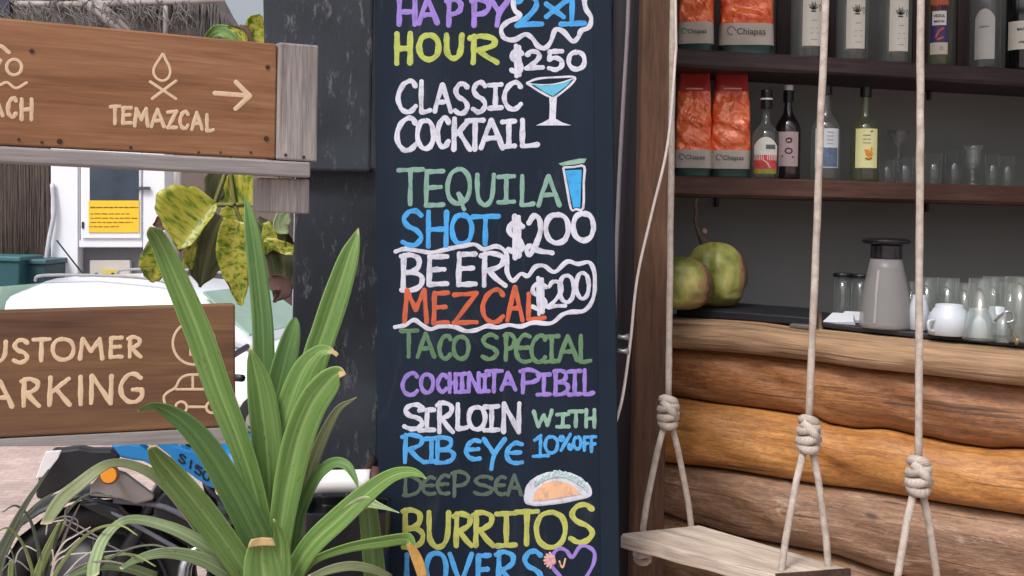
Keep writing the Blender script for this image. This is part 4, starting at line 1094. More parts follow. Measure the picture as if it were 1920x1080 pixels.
# ------------------------------------------------------------------ thatched hut behind
m_thatch = wood("thatch", lin(72,62,58), lin(106,94,88), lin(140,128,118), 1.5, 60, .9, .8, .3, fine=.35, bdist=.02)
m_thatch2 = wood("grey_thatch", lin(90,86,86), lin(128,123,121), lin(162,157,154), 1.5, 50, .9, .8, .3, fine=.3, bdist=.02)
m_pale = wood("bleached_pole", lin(120,114,114), lin(160,153,150), lin(196,188,184), 1.5, 20, .8, .3, .4, fine=.15)
YH = 15.6
t = thing("thatched_hut", "grey thatched hut with bleached poles and ragged palm fringe behind the upper sign", "hut", (P(150, 400, YH).x, YH+.8, -.6))
hp = Pl(150, YH, (1, 0))
def strands(mb, x0, x1, ytop, ybot, n, spread=6, w=.012, dep=.25, jag=20):
    for i in range(n):
        x = random.uniform(x0, x1); o = random.uniform(0, dep); ya = ytop(x)+random.uniform(-6,6); yb_ = ybot(x)+random.uniform(-jag,jag)
        dx = random.uniform(-spread, spread)
        mb.tube([hp.at(x, ya, o), hp.at(x+dx*.4, ya+(yb_-ya)*.5, o+.05), hp.at(x+dx, yb_, o+.06)], [w,w*.8,w*.3], 4, caps=False)
mb = MB()   # roof body: gable whose right edge runs down to the right
out = [(-420,95),(470,95),(440,66),(412,36),(385,-4),(330,-110),(-420,-110)]
mb.prism([hp.at(x, y, 0) for x, y in out], hp.n, 1.6)
strands(mb, 250, 440, lambda x: max(-20, (x-395)*1.2), lambda x: max(40, (x-370)*1.4+40), 260, 14, .016, .12, 16)
strands(mb, -60, 260, lambda x: -20, lambda x: 25, 160, 14, .014, .1, 16)
part("roof", mb, m_thatch2, t)
mb = MB(); prism_box(mb, hp.at(-420,0).x, hp.at(520,0).x, YH+.5, YH+1.5, -.6, hp.at(0,85).z); part("wall", mb, plain("hut_wall", lin(116,102,98), .9, .2, 2, .2), t)
mb = MB()
mb.box(hp.at(-60, 14, .3), (1.2,.1,.22)); part("gable_shade", mb, plain("hut_shadow_blue", lin(66,66,82), .9, .2, 6), t)  # solid box, the gable's shade put into its colour
for a, b_, r, nm in (((30,8),(118,8),.05,"pole"),((100,9),(420,2),.045,"pole"),((150,-8),(232,62),.075,"pole"),((168,-12),(255,70),.05,"pole"),((311,-8),(310,80),.04,"pole"),((64,6),(30,9),.03,"pole")):
    mb = MB(); mb.tube([hp.at(*a, .26), hp.at((a[0]+b_[0])/2, (a[1]+b_[1])/2, .28), hp.at(*b_, .3)], [r, r, r*.8], 10); part(nm, mb, m_pale, t, smooth=True)
mb = MB()
for i in range(150):
    x = random.uniform(-20, 360); y = random.uniform(-5, 30); a_ = random.uniform(.2, 2.6); L = random.uniform(15, 45)
    mb.tube([hp.at(x, y, .33), hp.at(x+L*.5*cos(a_), y+L*.5*sin(a_), .36), hp.at(x+L*cos(a_)+3, y+L*sin(a_)+6, .34)], [.008,.007,.003], 4, caps=False)
part("palm_fringe", mb, m_thatch2, t)
mb = MB(); mb.tube([hp.at(331, 300, .1), hp.at(331, zbot, .1)], .07, 10); part("corner_post", mb, m_pale, t, smooth=True)
mb = MB(); mb.tube([hp.at(-380, 60, .1), hp.at(-380, zbot, .1)], .07, 10); part("corner_post", mb, m_pale, t, smooth=True)
# fibre screen of the hut, left of the cabinet
hp = Pl(40, 14.2, (1, 0))
t = thing("thatch_screen", "brown screen of hanging palm fibre left of the white cabinet", "thatch screen", tuple(hp.at(40, 500)))
mb = MB()
mb.slab(hp, [(-200, 481),(84, 479),(92, 200),(-200, 200)], .18, -.05)
strands(mb, -200, 88, lambda x: 200, lambda x: 470, 900, 8, .008, .06, 14)
part("fibre", mb, m_thatch, t)
mb = MB(); 
for x in (-150, 70): mb.tube([hp.at(x, 220, -.2), hp.at(x, 800, -.2)], .05, 8)
part("stake", mb, m_thatch, t, smooth=True)

# ------------------------------------------------------------------ plastered wall and far greenery behind everything
mb = MB(); mb.box((6, 22, 1.0), (60, .3, 3.1)); 
wl = part("plaster_wall", mb, plain("grey_plaster", lin(206,206,210), .9, .08, .6)); tag(rebase(wl, (6, 22, -.6)), "pale plastered wall far behind the signs", "wall")
# ------------------------------------------------------------------ bar shelter: post, dark side boards, back wall, unseen shading roof
m_post = wood("bar_post_wood", lin(84,56,44), lin(112,74,56), lin(134,92,68), 2.2, 26, .5, .3, .8, fine=.2, knots=1.0) if False else wood("bar_post_wood", lin(72,53,44), lin(96,71,57), lin(120,90,70), 2.2, 26, .6, .3, 1.4, fine=.25, spec=.15)
m_wallin = plain("grey_bar_wall", lin(116,117,116), .8, .12, 1.6, .05, spec=.2)
m_darkwood = wood("dark_brown_boards", lin(44,34,36), lin(60,46,48), lin(76,58,58), 1.6, 24, .5, .3, .6)
def wallY(X, o=0.0): return 3.9 - o + (X-1.19)/3.8
wd = Vector((3.8, 1, 0)).normalized(); wnv = Vector((wd.y, -wd.x, 0))
wp = Pl(1590, 3.9, (3.8, 1)); 
t = thing("bar_shelter", "open timber bar hut with a brown corner post and a dark grey back wall", "bar hut", (1.2, 3.2, 0))
mb = MB()
x0, x1 = .334, .418
prism_box(mb, x0, x1, 2.9, 2.99, 0, 3.2)
part("corner_post", mb, m_post, t, bevel=.008)
mb = MB()
prism_box(mb, .12, .262, 3.02, 3.06, 0, 2.6); part("side_board", mb, m_darkwood, t, bevel=.004)
mb = MB(); prism_box(mb, .266, .43, 3.05, 3.09, 0, 2.6); part("side_board", mb, plain("near_black_board", lin(38,34,42), .5, .2, 4), t, bevel=.004)
mb = MB(); mb.hexa([Vector((.36,3.09,0)),Vector((.42,3.09,0)),Vector((.42,3.09,2.6)),Vector((.36,3.09,2.6)),Vector((.36,3.9,0)),Vector((.42,3.9,0)),Vector((.42,3.9,2.6)),Vector((.36,3.9,2.6))]); part("side_wall", mb, m_wallin, t)
mb = MB(); a = Vector((.2, wallY(.2), 0)); b_2 = Vector((3.6, wallY(3.6), 0)); up = Vector((0,0,3.2)); bk_ = -wnv*.1
mb.hexa([a, b_2, b_2+up, a+up, a+bk_, b_2+bk_, b_2+bk_+up, a+bk_+up]); part("back_wall", mb, m_wallin, t)
mb = MB(); prism_box(mb, 2.9, 3.0, 2.6, 5.0, 0, 3.2); part("side_wall", mb, m_wallin, t)
mb = MB(); c = [(.05,2.75,3.2),(3.1,2.55,3.2),(3.1,5.1,3.4),(.05,5.1,3.4)]
mb.hexa([Vector(c[0]),Vector(c[1]),Vector(c[1])+Vector((0,0,.08)),Vector(c[0])+Vector((0,0,.08)),Vector(c[3]),Vector(c[2]),Vector(c[2])+Vector((0,0,.08)),Vector(c[3])+Vector((0,0,.08))])
part("roof", mb, m_thatch, t)  # unseen roof added to shade the bar, placed for the light on the shelves
mb = MB(); mb.tube([(.36, 2.9, 2.62), (.6, 2.64, 2.6), (1.9, 1.72, 2.6), (2.95,1.1,2.6)], .05, 12); part("beam", mb, m_post, t, smooth=True)
mb = MB(); prism_box(mb, .42, 2.9, 2.99, 4.8, -.02, .02); part("floor_boards", mb, m_darkwood, t)

# ------------------------------------------------------------------ bar front of half-round logs under a thick slab
cp_ = Pl(1590, 2.9, (-1.39, 1)); cd = -cp_.d if cp_.d.x < 0 else cp_.d   # cd runs to the right
t = thing("bar_counter", "rustic bar counter of stacked wavy logs under a thick weathered slab", "bar counter", tuple(cp_.at(1590, 900))[:2] + (0,))
def cpix(x, y, off=0): return cp_.at(x, y, off)
def S(p): return (p - cp_.o).dot(cd)
def edge(pts):
    q = sorted((S(cpix(x, y)), cpix(x, y).z) for x, y in pts)
    # let the ends run on level
    def f(s):
        if s <= q[0][0]: return q[0][1]
        if s >= q[-1][0]: return q[-1][1]
        for i in range(len(q)-1):
            if q[i][0] <= s <= q[i+1][0]:
                k = (s-q[i][0])/(q[i+1][0]-q[i][0]); k = k*k*(3-2*k)
                return q[i][1]*(1-k) + q[i+1][1]*k
    return f
e_top = edge([(1262,597),(1400,606),(1522,622),(1700,640),(1920,661)])
e0 = edge([(1249,648),(1400,660),(1522,672),(1640,688),(1760,700),(1920,719)])
e1 = edge([(1260,744),(1340,757),(1430,768),(1519,781),(1560,797),(1600,804),(1660,805),(1730,820),(1800,834),(1850,841),(1920,842)])
e2 = edge([(1237,864),(1400,884),(1522,905),(1640,920),(1760,940),(1912,962)])
e3 = edge([(1237,955),(1310,980),(1400,1006),(1485,1022),(1560,1036),(1684,1075),(1800,1095),(1920,1112)])
e4 = lambda s: .42 + .012*sin(s*5); e5 = lambda s: .22 + .012*sin(s*4+1); e6 = lambda s: .02
s0, s1_ = S(cpix(1225, 800)), S(cpix(1920, 800)) + .7
def log(fa, fb, mat, bulge, base=0.0, nm="log", seed=0, rough=.006):
    rnd = random.Random(seed); ph = [rnd.uniform(0, 6) for _ in range(8)]
    mb = MB(); rows = []; tr = []; n = 90; m = 16
    for i in range(n+1):
        s = s0 + (s1_-s0)*i/n; zt, zb = fa(s)-.0015, fb(s)+.0015; row = []; trow = []
        for j in range(m+1):
            a = -pi/2 + pi*j/m
            zz = (zt+zb)/2 + (zt-zb)/2*math.copysign(abs(sin(a))**.9, sin(a))
            lump = 1 + .10*sin(s*5.1+ph[0]+a) + .07*sin(s*11+ph[1]+2*a)
            o = base + bulge*cos(a)**.75*lump + rough*(sin(s*37+ph[2]+a*7)*.35+sin(s*19+ph[3]+a*5)*.5)*cos(a) if abs(cos(a)) > 1e-6 else base
            p = cp_.o + cd*s + cp_.n*o
            row.append(Vector((p.x, p.y, zz))); trow.append((s+seed, zz*1.0 + seed, a*.08))
        p = cp_.o + cd*s - cp_.n*.12
        row.append(Vector((p.x, p.y, zt))); trow.append((s+seed, zt+seed, .3)); row.insert(0, Vector((p.x, p.y, zb))); trow.insert(0, (s+seed, zb+seed, -.3))
        rows.append(row); tr.append(trow)
    mb.grid(rows, tr, closed=True, cap0=True, cap1=True)
    return part(nm, mb, mat, t, smooth=True)
def logmat(name, d, m_, l, grey, ga, gp=.5, bm=.6):
    """bark-stripped log: long grain, flaking specks, greyed patches"""
    m, nt, b = new_mat(name)
    v = coords(nt, (2.2, 22, 22)); n1 = noise(nt, v, 1.0, 9, .68, 1.4)
    v2 = coords(nt, (2.6, 7, 7)); n2 = noise(nt, v2, 1.0, 4, .55, .5)
    v3 = coords(nt, (34, 95, 95)); n3 = noise(nt, v3, 1.0, 5, .75, .6)
    v4 = coords(nt, (8, 17, 17)); n4 = noise(nt, v4, 1.0, 8, .75, 1.0)
    c1 = ramp(nt, n1, [(.3, d), (.5, m_), (.7, l)]); c2 = ramp(nt, n2, [(.32, d), (.55, m_), (.75, l)])
    c = mix(nt, .45, c1, c2)
    c = mix(nt, ramp(nt, n4, [(gp, (0,0,0,1)), (gp+.12, (ga,ga,ga,1))]), c, grey)
    c = mix(nt, 1.0, c, ramp(nt, n3, [(.36, (.7,.67,.64,1)), (.5, (1,1,1,1)), (.64, (1.3,1.27,1.22,1))]), 'MULTIPLY')
    nt.links.new(c, b.inputs["Base Color"]); b.inputs["Roughness"].default_value = .45; b.inputs["Specular IOR Level"].default_value = .4; b.inputs["Coat Weight"].default_value = .12; b.inputs["Coat Roughness"].default_value = .35
    v5 = coords(nt, (1.1, 38, 38)); n5 = noise(nt, v5, 1.0, 3, .5, 1.2)
    c = mix(nt, 1.0, c, ramp(nt, n5, [(.33, (.45,.42,.4,1)), (.37, (1,1,1,1))]), 'MULTIPLY')
    v6 = coords(nt, (4.5, 6, 6)); vo = N(nt, "ShaderNodeTexVoronoi"); vo.inputs["Scale"].default_value = 1.0; nt.links.new(v6, vo.inputs["Vector"])
    c = mix(nt, ramp(nt, vo.outputs["Distance"], [(.03, (.75,.75,.75,1)), (.1, (0,0,0,1))]), c, sc3(d, .55))
    nt.links.new(c, b.inputs["Base Color"])
    h = N(nt, "ShaderNodeMath", operation='ADD'); nt.links.new(n1, h.inputs[0]); nt.links.new(n4, h.inputs[1])
    bump(nt, b, h.outputs[0], bm, .012)
    return m
log(e0, e1, logmat("log_wood_brown", lin(86,54,36), lin(140,92,56), lin(178,126,78), lin(150,132,112), .2, .6, .4), .045, -.02, seed=1)
log(e1, e2, logmat("log_wood_golden", lin(118,74,40), lin(176,120,64), lin(216,164,100), lin(160,126,96), .4, .56, .4), .07, -.005, seed=2)
log(e2, e3, logmat("log_wood_weathered", lin(88,64,50), lin(136,103,80), lin(172,138,112), lin(190,172,156), .6, .55, .6), .06, .0, seed=3)
log(e3, e4, logmat("log_wood_low", lin(88,64,48), lin(130,98,72), lin(160,128,98), lin(154,140,126), .55, .54), .05, .0, seed=4)
log(e4, e5, logmat("log_wood_base", lin(84,62,50), lin(124,96,76), lin(160,130,104), lin(170,156,140), .5, .5), .05, .0, seed=5)
log(e5, e6, bpy.data.materials["log_wood_brown"], .05, .0, seed=6)
# slab
mb = MB(); rows = []; tr = []
for i in range(81):
    s = s0 + (s1_-s0)*i/80; zt, zb = e_top(s), e0(s)
    w1 = .004*sin(s*23)+.003*sin(s*51+1); o0 = .055 + .006*sin(s*6)
    row = []
    for o, z in ((-.5, zb), (o0-.012, zb), (o0+w1, zb+.012), (o0+.004-w1, zb*.6+zt*.4), (o0+w1*.6, zt-.008), (o0-.008, zt), (o0-.1, zt+.001), (-.5, zt+.002)):
        p = cp_.o + cd*s + cp_.n*o; row.append(Vector((p.x, p.y, z)))
    rows.append(row); tr.append([(s, o_, z_) for o_, z_ in ((-.5,0),(0,.01),(0,.03),(0,.06),(0,.08),(.02,.09),(.12,.1),(.5,.1))])
mb.grid(rows, tr, closed=True, cap0=True, cap1=True)
part("countertop", mb, wood("weathered_slab_wood", lin(112,84,64), lin(166,134,104), lin(206,178,142), 1.4, 30, .6, .8, 1.2, fine=.3, cracks=.5, bdist=.01), t, smooth=True)
ZC = e_top(S(cpix(1590, 630)))
def ctop(px, o):
    """point on the counter top under column px, o metres behind the slab's front edge"""
    p = cp_.at(px, 625, .055-o); s = S(p); return Vector((p.x, p.y, e_top(s)+.002))
# rubber mat and tray
m_mat = plain("black_bar_mat", lin(24,26,34), .5, .2, 30)
def strip(mb, xa, xb, oa, ob, h, n=16):
    rows = []
    for i in range(n+1):
        x = xa + (xb-xa)*i/n; a, b_ = ctop(x, oa), ctop(x, ob); z = max(a.z, b_.z) + .001
        rows.append([Vector((a.x,a.y,z)), Vector((b_.x,b_.y,z)), Vector((b_.x,b_.y,z+h)), Vector((a.x,a.y,z+h))])
    mb.grid(rows, None, closed=True, cap0=True, cap1=True)
mb = MB(); strip(mb, 1268, 1532, .1, .42, .022); o = part("bar_mat", mb, m_mat, bevel=.003); tag(rebase(o, ctop(1400, .25)), "flat black rubber mat on the counter beside the coconuts", "bar mat")
mb = MB(); strip(mb, 1540, 2060, .12, .44, .014); tray = part("serving_tray", mb, m_mat, bevel=.003); tag(rebase(tray, ctop(1700, .28)), "long black tray on the counter holding cups and glasses", "tray")
def on_tray(px, o): p = ctop(px, o); p.z += .0175; return p

# ------------------------------------------------------------------ shelves
m_shelf = wood("red_brown_shelf", lin(56,40,35), lin(82,57,48), lin(108,78,66), 1.6, 26, .45, .3, .7)
m_shelf_d = wood("dark_shelf", lin(46,38,40), lin(64,52,54), lin(82,66,66), 1.6, 26, .5, .3, .7)
SH = .29
shp = Pl(1590, 3.9, (3.8, 1)); shp.o = shp.o + shp.n*SH
SY = lambda px: shp.depth(px)
z_lo = shp.at(1590, 339).z; z_up = shp.at(1500, 104).z
def shelf(label, zt, th, mat, lip=0):
    t = thing("wall_shelf", label, "shelf", (1.3, wallY(1.3, .15), zt-th), "shelves on the bar wall")
    mb = MB(); xa, xb = .425, 2.85
    rows = []; tr = []; n = 40
    for i in range(n+1):
        X = xa + (xb-xa)*i/n; Yb = wallY(X) - .002; f = SH + .004*sin(X*9)
        pts = []
        for o, z in ((0, zt-th), (f-.006, zt-th+.003*sin(X*7)), (f, zt-th+.008), (f, zt-.006), (f-.006, zt), (0, zt)):
            pts.append(Vector((X + wnv.x*o, Yb + wnv.y*o, z)))
        rows.append(pts); tr.append([(X, o*.6, z) for o, z in ((.3,0),(0,.01),(0,.02),(0,.05),(0,.06),(.3,.08))])
    mb.grid(rows, tr, closed=True, cap0=True, cap1=True)
    part("board", mb, mat, t, smooth=False)
    mb = MB()
    for X in (.7, 1.5, 2.3): 
        p = Vector((X, wallY(X)-.01, zt-th)); mb.tube([p+Vector((0,0,0)), p+Vector((0,0,-.03))], .008, 6)
    part("bracket", mb, m_shelf_d, t)
    return t
shelf("reddish brown lower shelf holding syrup bottles and glasses", z_lo, .062, m_shelf)
shelf("nearly black upper shelf holding liquor bottles", z_up, .055, m_shelf_d)
def on_shelf(px, z, back=.07):
    """point on a shelf under column px, set back from its front edge"""
    p = shp.at(px, HY, -back); return Vector((p.x, p.y, z+.0012))

# ------------------------------------------------------------------ curved-label helper and text
def text_poly(s, size, bold=0.0, shear=0.0):
    cu = bpy.data.curves.new("txt", 'FONT'); cu.body = s; cu.size = size; cu.offset = bold; cu.shear = shear
    cu.resolution_u = 2
    o = bpy.data.objects.new("txt", cu); COL.objects.link(o)
    dg = bpy.context.evaluated_depsgraph_get(); me = bpy.data.meshes.new_from_object(o.evaluated_get(dg))
    v = [x.co.copy() for x in me.vertices]; f = [list(p.vertices) for p in me.polygons]
    bpy.data.objects.remove(o); bpy.data.curves.remove(cu); bpy.data.meshes.remove(me)
    w = max((p.x for p in v), default=0)
    return v, f, w
def face_angle(base):
    """angle on an upright cylinder at base that looks at the camera"""
    return math.atan2(-base.y, -base.x)
def cyl(base, r, a, z): return Vector((base.x + r*cos(a), base.y + r*sin(a), base.z + z))
def label_patch(mb, base, r, z0, z1, half, shift=0, n=14, topcurve=0):
    a0 = face_angle(base) + shift; rows = []
    for i in range(n+1):
        a = a0 - half + 2*half*i/n; k = 1-(2*i/n-1)**2
        rows.append([cyl(base, r+.0008, a, z0), cyl(base, r+.0008, a, z1 + topcurve*k)])
    mb.grid(rows)
def label_text(mb, base, r, s, size, zc, shift=0, bold=0):
    v, f, w = text_poly(s, size, bold); a0 = face_angle(base) + shift
    i0 = len(mb.v)
    for p in v: mb.add(cyl(base, r+.0016, a0 + (p.x - w/2)/r, zc + p.y - size*.35))
    for q in f: mb.f.append([i0+k for k in q])
def label_stroke(mb, base, r, pts, w, shift=0):
    a0 = face_angle(base) + shift; q = []
    for x, z in pts:
        a = a0 + x/r; q.append((cyl(base, r+.0012, a, z), Vector((cos(a), sin(a), 0))))
    mb.stroke(q, w, .0006)
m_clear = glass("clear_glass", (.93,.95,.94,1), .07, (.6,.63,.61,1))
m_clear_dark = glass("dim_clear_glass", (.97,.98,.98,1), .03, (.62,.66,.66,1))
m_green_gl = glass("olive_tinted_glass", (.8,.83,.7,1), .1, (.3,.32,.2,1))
m_paper = plain("label_paper", lin(222,220,210), .7, .05, 30)
m_ink = plain("label_ink", lin(36,38,38), .7, .1, 60)
m_inkg = plain("label_ink_grey", lin(112,112,108), .7, .1, 60)
m_cap = plain("cap_black", lin(18,18,22), .35, .1, 30)
m_silver = plain("cap_white", lin(216,214,216), .3, .05, 30)
def bottle(label, px, zs, w_px, h_px, prof, mat, capmat, cap, parts=(), back=.08, liquid=None, cat="bottle", group=None, captop=None):
    base = on_shelf(px, zs, back); k = base.y/F; R = w_px/2*k; H = h_px*k
    t = thing("bottle", label, cat, tuple(base), group)
    mb = MB(); mb.lathe([(r*R, z*H) for r, z in prof], base, 22); part("glass_body", mb, mat, t, smooth=True)
    mb = MB(); mb.lathe([(r*R, z*H) for r, z in cap], base, 16); part("cap", mb, capmat, t, smooth=False, bevel=.0015)
    if captop:
        mb = MB(); mb.lathe([(r*R, z*H) for r, z in captop[1]], base, 16); part("cap_band", mb, captop[0], t, bevel=.001)
    for nm, mt, z0, z1, half, sh, tc in parts:
        mb = MB(); label_patch(mb, base, R, z0*H, z1*H, half, sh, topcurve=tc*H); part(nm, mb, mt, t, smooth=True)
    return t, base, R, H
SLIM = [(.0,.0),(.92,.0),(1,.03),(1,.5),(.96,.56),(.7,.63),(.38,.7),(.3,.78),(.27,.93),(.27,.94),(0,.94)]
TALL = [(.0,.0),(.92,.0),(1,.03),(1,.6),(.9,.68),(.55,.76),(.36,.84),(.33,.95),(0,.95)]
CAP = [(0,.9),(.36,.9),(.36,.998),(.3,1.0),(0,1.0)]
# upper shelf: three agave bottles
for px, dx, lab in ((1509, 0, "white labelled agave bottle nearest the orange bags on the top shelf"), (1591, .0, "white labelled agave bottle between its two twins on the top shelf"), (1672, .0, "clear bottle with a tall white agave label, left of the middle rope's right side on the top shelf")):
    if px == 1672: lab = "clear agave bottle just left of the rightmost rope"
    t_, base, R, H = bottle(lab, px, z_up, 58, 235, TALL, m_clear, m_cap, CAP, [("front_label", m_paper, .10, .56, .62, .25, 0), ("back_label", plain("back_label_paper", lin(150,150,140), .7, .06, 20) if px == 1509 else bpy.data.materials["back_label_paper"], .12, .5, .5, pi, 0)], group="agave bottles on the top shelf", back=.1)
    mb = MB()
    for i in range(9):
        a = radians(20+i*17.5); label_stroke(mb, base, R, [(.003*cos(a), .385*H), (.019*cos(a)*(1 if i % 2 else .75), .385*H+.026*sin(a)*(1 if i % 2 else .8))], .0024, .3)
    label_stroke(mb, base, R, [(-.006,.372*H),(.006,.372*H)], .005, .3)
    part("agave_print", mb, m_ink, t_)
    mb = MB()
    for zz, ww in ((.3,.012),(.24,.016),(.2,.018),(.15,.014)): label_stroke(mb, base, R, [(-ww*.4, zz*H), (ww, zz*H)], .0016, .3)
    part("label_print", mb, m_inkg, t_)
    mb = MB(); label_stroke(mb, base, R, [(.023,.43*H),(.028,.40*H),(.023,.37*H),(.018,.40*H),(.023,.43*H)], .002, .3); part("emblem", mb, m_ink, t_)
t_, base, R, H = bottle("dark bottle with a purple and orange label right of the rightmost rope", 1754, z_up, 42, 230, TALL, m_green_gl, m_cap, CAP,
   [("front_label", plain("purple_label", lin(62,48,110), .5, .2, 40), .2, .5, .8, 0, 0), ("cream_band", plain("cream_band", lin(206,196,180), .7, .05, 20), .1, .195, .8, 0, 0), ("top_label", plain("orange_label", lin(176,96,52), .5, .3, 60), .44, .58, .8, 0, 0)], back=.09)
mb = MB(); label_patch(mb, base, R+.0008, .335*H, .45*H, .6, 0); wlab = part("name_plate", mb, m_paper, t_, smooth=True)
mb = MB(); label_text(mb, base, R+.001, "VEZUL", .0125, .41*H, 0, .0004)
label_text(mb, base, R+.001, "MEZCAL", .009, .365*H, 0, .0003); part("lettering", mb, plain("ink_blue", lin(40,40,90), .6, .1, 30), wlab)
mb = MB(); label_stroke(mb, base, R+.0008, [(-.01,.24*H),(.0,.29*H),(.014,.31*H)], .006); label_stroke(mb, base, R+.0008, [(-.004,.22*H),(.012,.235*H)], .006); label_stroke(mb, base, R+.0008, [(-.008,.49*H),(.0,.535*H),(.01,.5*H)], .005); part("flame_print", mb, plain("ink_orange", lin(206,90,60), .6, .1, 30), t_)
mb = MB(); label_stroke(mb, base, R+.001, [(.008+.005*cos(a*pi/4), .147*H+.006*sin(a*pi/4)) for a in range(9)], .0015); part("emblem", mb, m_ink, t_)
t_, base, R, H = bottle("clear bottle with a narrow white arched label, between the purple labelled and the black bottle", 1843, z_up, 50, 240, TALL, m_clear_dark, m_cap, CAP, [("front_label", plain("dim_label_paper", lin(190,190,188), .7, .05, 20), .08, .4, .75, -.15, .07)], back=.09)
mb = MB(); label_text(mb, base, R, "RESERVA", .008, .33*H, -.15, .0002); part("lettering", mb, m_inkg, t_)
t_, base, R, H = bottle("black rum bottle with a white label cut by the right edge of the photo", 1912, z_up, 62, 240, TALL, plain("black_bottle_glass", lin(14,16,16), .12, .1, 10, coat=.6), m_cap, CAP, [("front_label", m_paper, .17, .39, .95, 0, 0)], back=.09)
mb = MB(); label_text(mb, base, R, "BACARDI", .013, .325*H, .12, .0005); label_text(mb, base, R, "AÑEJO", .01, .225*H, .0, .0003); part("lettering", mb, m_ink, t_)
mb = MB(); label_stroke(mb, base, R, [(.0,.42*H),(.012,.425*H),(.018,.405*H),(.012,.385*H),(.0,.39*H)], .004, .1); part("emblem", mb, plain("ink_red", lin(160,60,60), .6, .1, 30), t_)

# lower shelf bottles
t_, base, R, H = bottle("short clear bottle with a white and red fruit label and a black ringed cap", 1433, z_lo, 50, 166, [(.0,.0),(.92,.0),(1,.03),(1,.46),(.92,.52),(.55,.58),(.26,.66),(.22,.8),(0,.8)], m_clear, m_cap, [(0,.79),(.44,.79),(.44,.98),(.4,1),(0,1)],
   [("front_label", m_paper, .2, .36, .95, 0, .1), ("fruit_print", plain("fruit_red", lin(196,70,76), .5, .35, 60), .1, .26, .93, 0, 0), ("leaf_print", plain("fruit_green", lin(142,142,50), .5, .4, 50), .05, .1, .93, 0, 0)], back=.05, captop=(m_silver, [(.44,.885),(.47,.885),(.47,.905),(.44,.905)]))
mb = MB(); label_patch(mb, base, R+.001, .325*H, .375*H, .36, .38); part("name_plate", mb, plain("plate_grey", lin(96,96,100), .5, .2, 30), t_)
mb = MB(); label_stroke(mb, base, R+.001, [(-.006,.2*H),(.006,.17*H),(.014,.12*H)], .005); part("fruit_slice", mb, plain("fruit_pink", lin(230,176,160), .5, .1, 30), t_)
t_, base, R, H = bottle("dark syrup bottle with a white tipped cap and a pinkish label", 1474, z_lo, 48, 178, SLIM, plain("dark_syrup", lin(34,26,30), .12, .2, 8, coat=.6), m_cap, [(0,.82),(.4,.82),(.4,.94),(0,.94)],
   [("front_label", plain("mauve_label", lin(176,156,160), .7, .08, 20), .14, .5, .8, .1, 0)], back=.12, captop=(m_silver, [(0,.942),(.36,.942),(.36,.995),(.3,1.0),(0,1.0)]))
mb = MB()
for zz, r_2 in ((.41,.009),(.3,.011)): label_stroke(mb, base, R, [(r_2*cos(a*pi/4)+.004, zz*H + r_2*.8*sin(a*pi/4)) for a in range(9)], .005)
part("label_emblem", mb, plain("ink_plum", lin(70,30,38), .6, .1, 30), t_)
mb = MB(); label_stroke(mb, base, R, [(-.016,.245*H),(.018,.235*H)], .006); part("label_stripe", mb, bpy.data.materials["ink_plum"], t_)
t_, base, R, H = bottle("clear syrup bottle with a white and blue label behind the middle rope", 1545, z_lo, 52, 178, SLIM, m_clear, m_cap, [(0,.9),(.4,.9),(.4,.998),(0,1)], [("front_label", plain("cool_paper", lin(208,212,220), .7, .05, 20), .13, .54, .9, .15, 0)], back=.07)
mb = MB(); label_patch(mb, base, R+.0008, .14*H, .34*H, .8, .15); part("blue_print", mb, plain("ink_slate", lin(92,108,134), .6, .35, 120), t_)
mb = MB()
for zz in (.5,.46,.42,.38): label_stroke(mb, base, R+.0008, [(-.008, zz*H), (.012, zz*H)], .0016, .3)
part("label_print", mb, m_inkg, t_)
t_, base, R, H = bottle("olive syrup bottle with a pale yellow label and an orange fruit print", 1619, z_lo, 52, 178, SLIM, m_green_gl, m_cap, [(0,.89),(.4,.89),(.4,.998),(0,1)], [("front_label", plain("yellow_paper", lin(224,222,164), .7, .06, 20), .14, .55, .82, .15, 0)], back=.07)
mb = MB()
for i in range(9): label_stroke(mb, base, R+.0004, [(random.uniform(-.004,.018), (.22+random.random()*.13)*H), (random.uniform(-.002,.02), (.22+random.random()*.13)*H)], .006, .1)
part("fruit_print", mb, plain("ink_apricot", lin(228,146,48), .6, .2, 60), t_)
mb = MB(); label_stroke(mb, base, R+.0012, [(-.002,.24*H),(.008,.225*H),(.016,.24*H)], .004, .1); label_stroke(mb, base, R+.001, [(.014,.52*H),(.02,.525*H)], .004, .1)
for zz in (.48,.44,.4): label_stroke(mb, base, R+.001, [(-.01, zz*H), (.012, zz*H)], .0018, .1)
part("label_print", mb, plain("ink_olive", lin(90,96,60), .6, .1, 30), t_)

# coffee bags
m_bagred, nt, b = new_mat("orange_foil")
v = coords(nt, (1,1,1), False); n1 = noise(nt, v, 26, 6, .65, .8); n2 = noise(nt, v, 70, 4, .6)
c = ramp(nt, n1, [(.36, lin(220,74,42)), (.48, lin(252,116,68)), (.7, lin(254,150,96))])
c = mix(nt, ramp(nt, n2, [(.62, (0,0,0,1)), (.68, (.6,.6,.6,1))]), c, lin(96,26,22))
nt.links.new(c, b.inputs["Base Color"]); b.inputs["Roughness"].default_value = .22; b.inputs["Metallic"].default_value = .08; b.inputs["Specular IOR Level"].default_value = .9; n7 = noise(nt, v, 16, 3, .5, 1.5); bump(nt, b, n7, 1.0, .012)
m_bagband = plain("bag_band", lin(190,180,170), .45, .05, 20, .3)
m_bagtop = plain("bag_top_red", lin(170,52,46), .35, .15, 18, .3)
m_bagbase = plain("bag_base_green", lin(40,72,68), .4, .2, 20, .3)
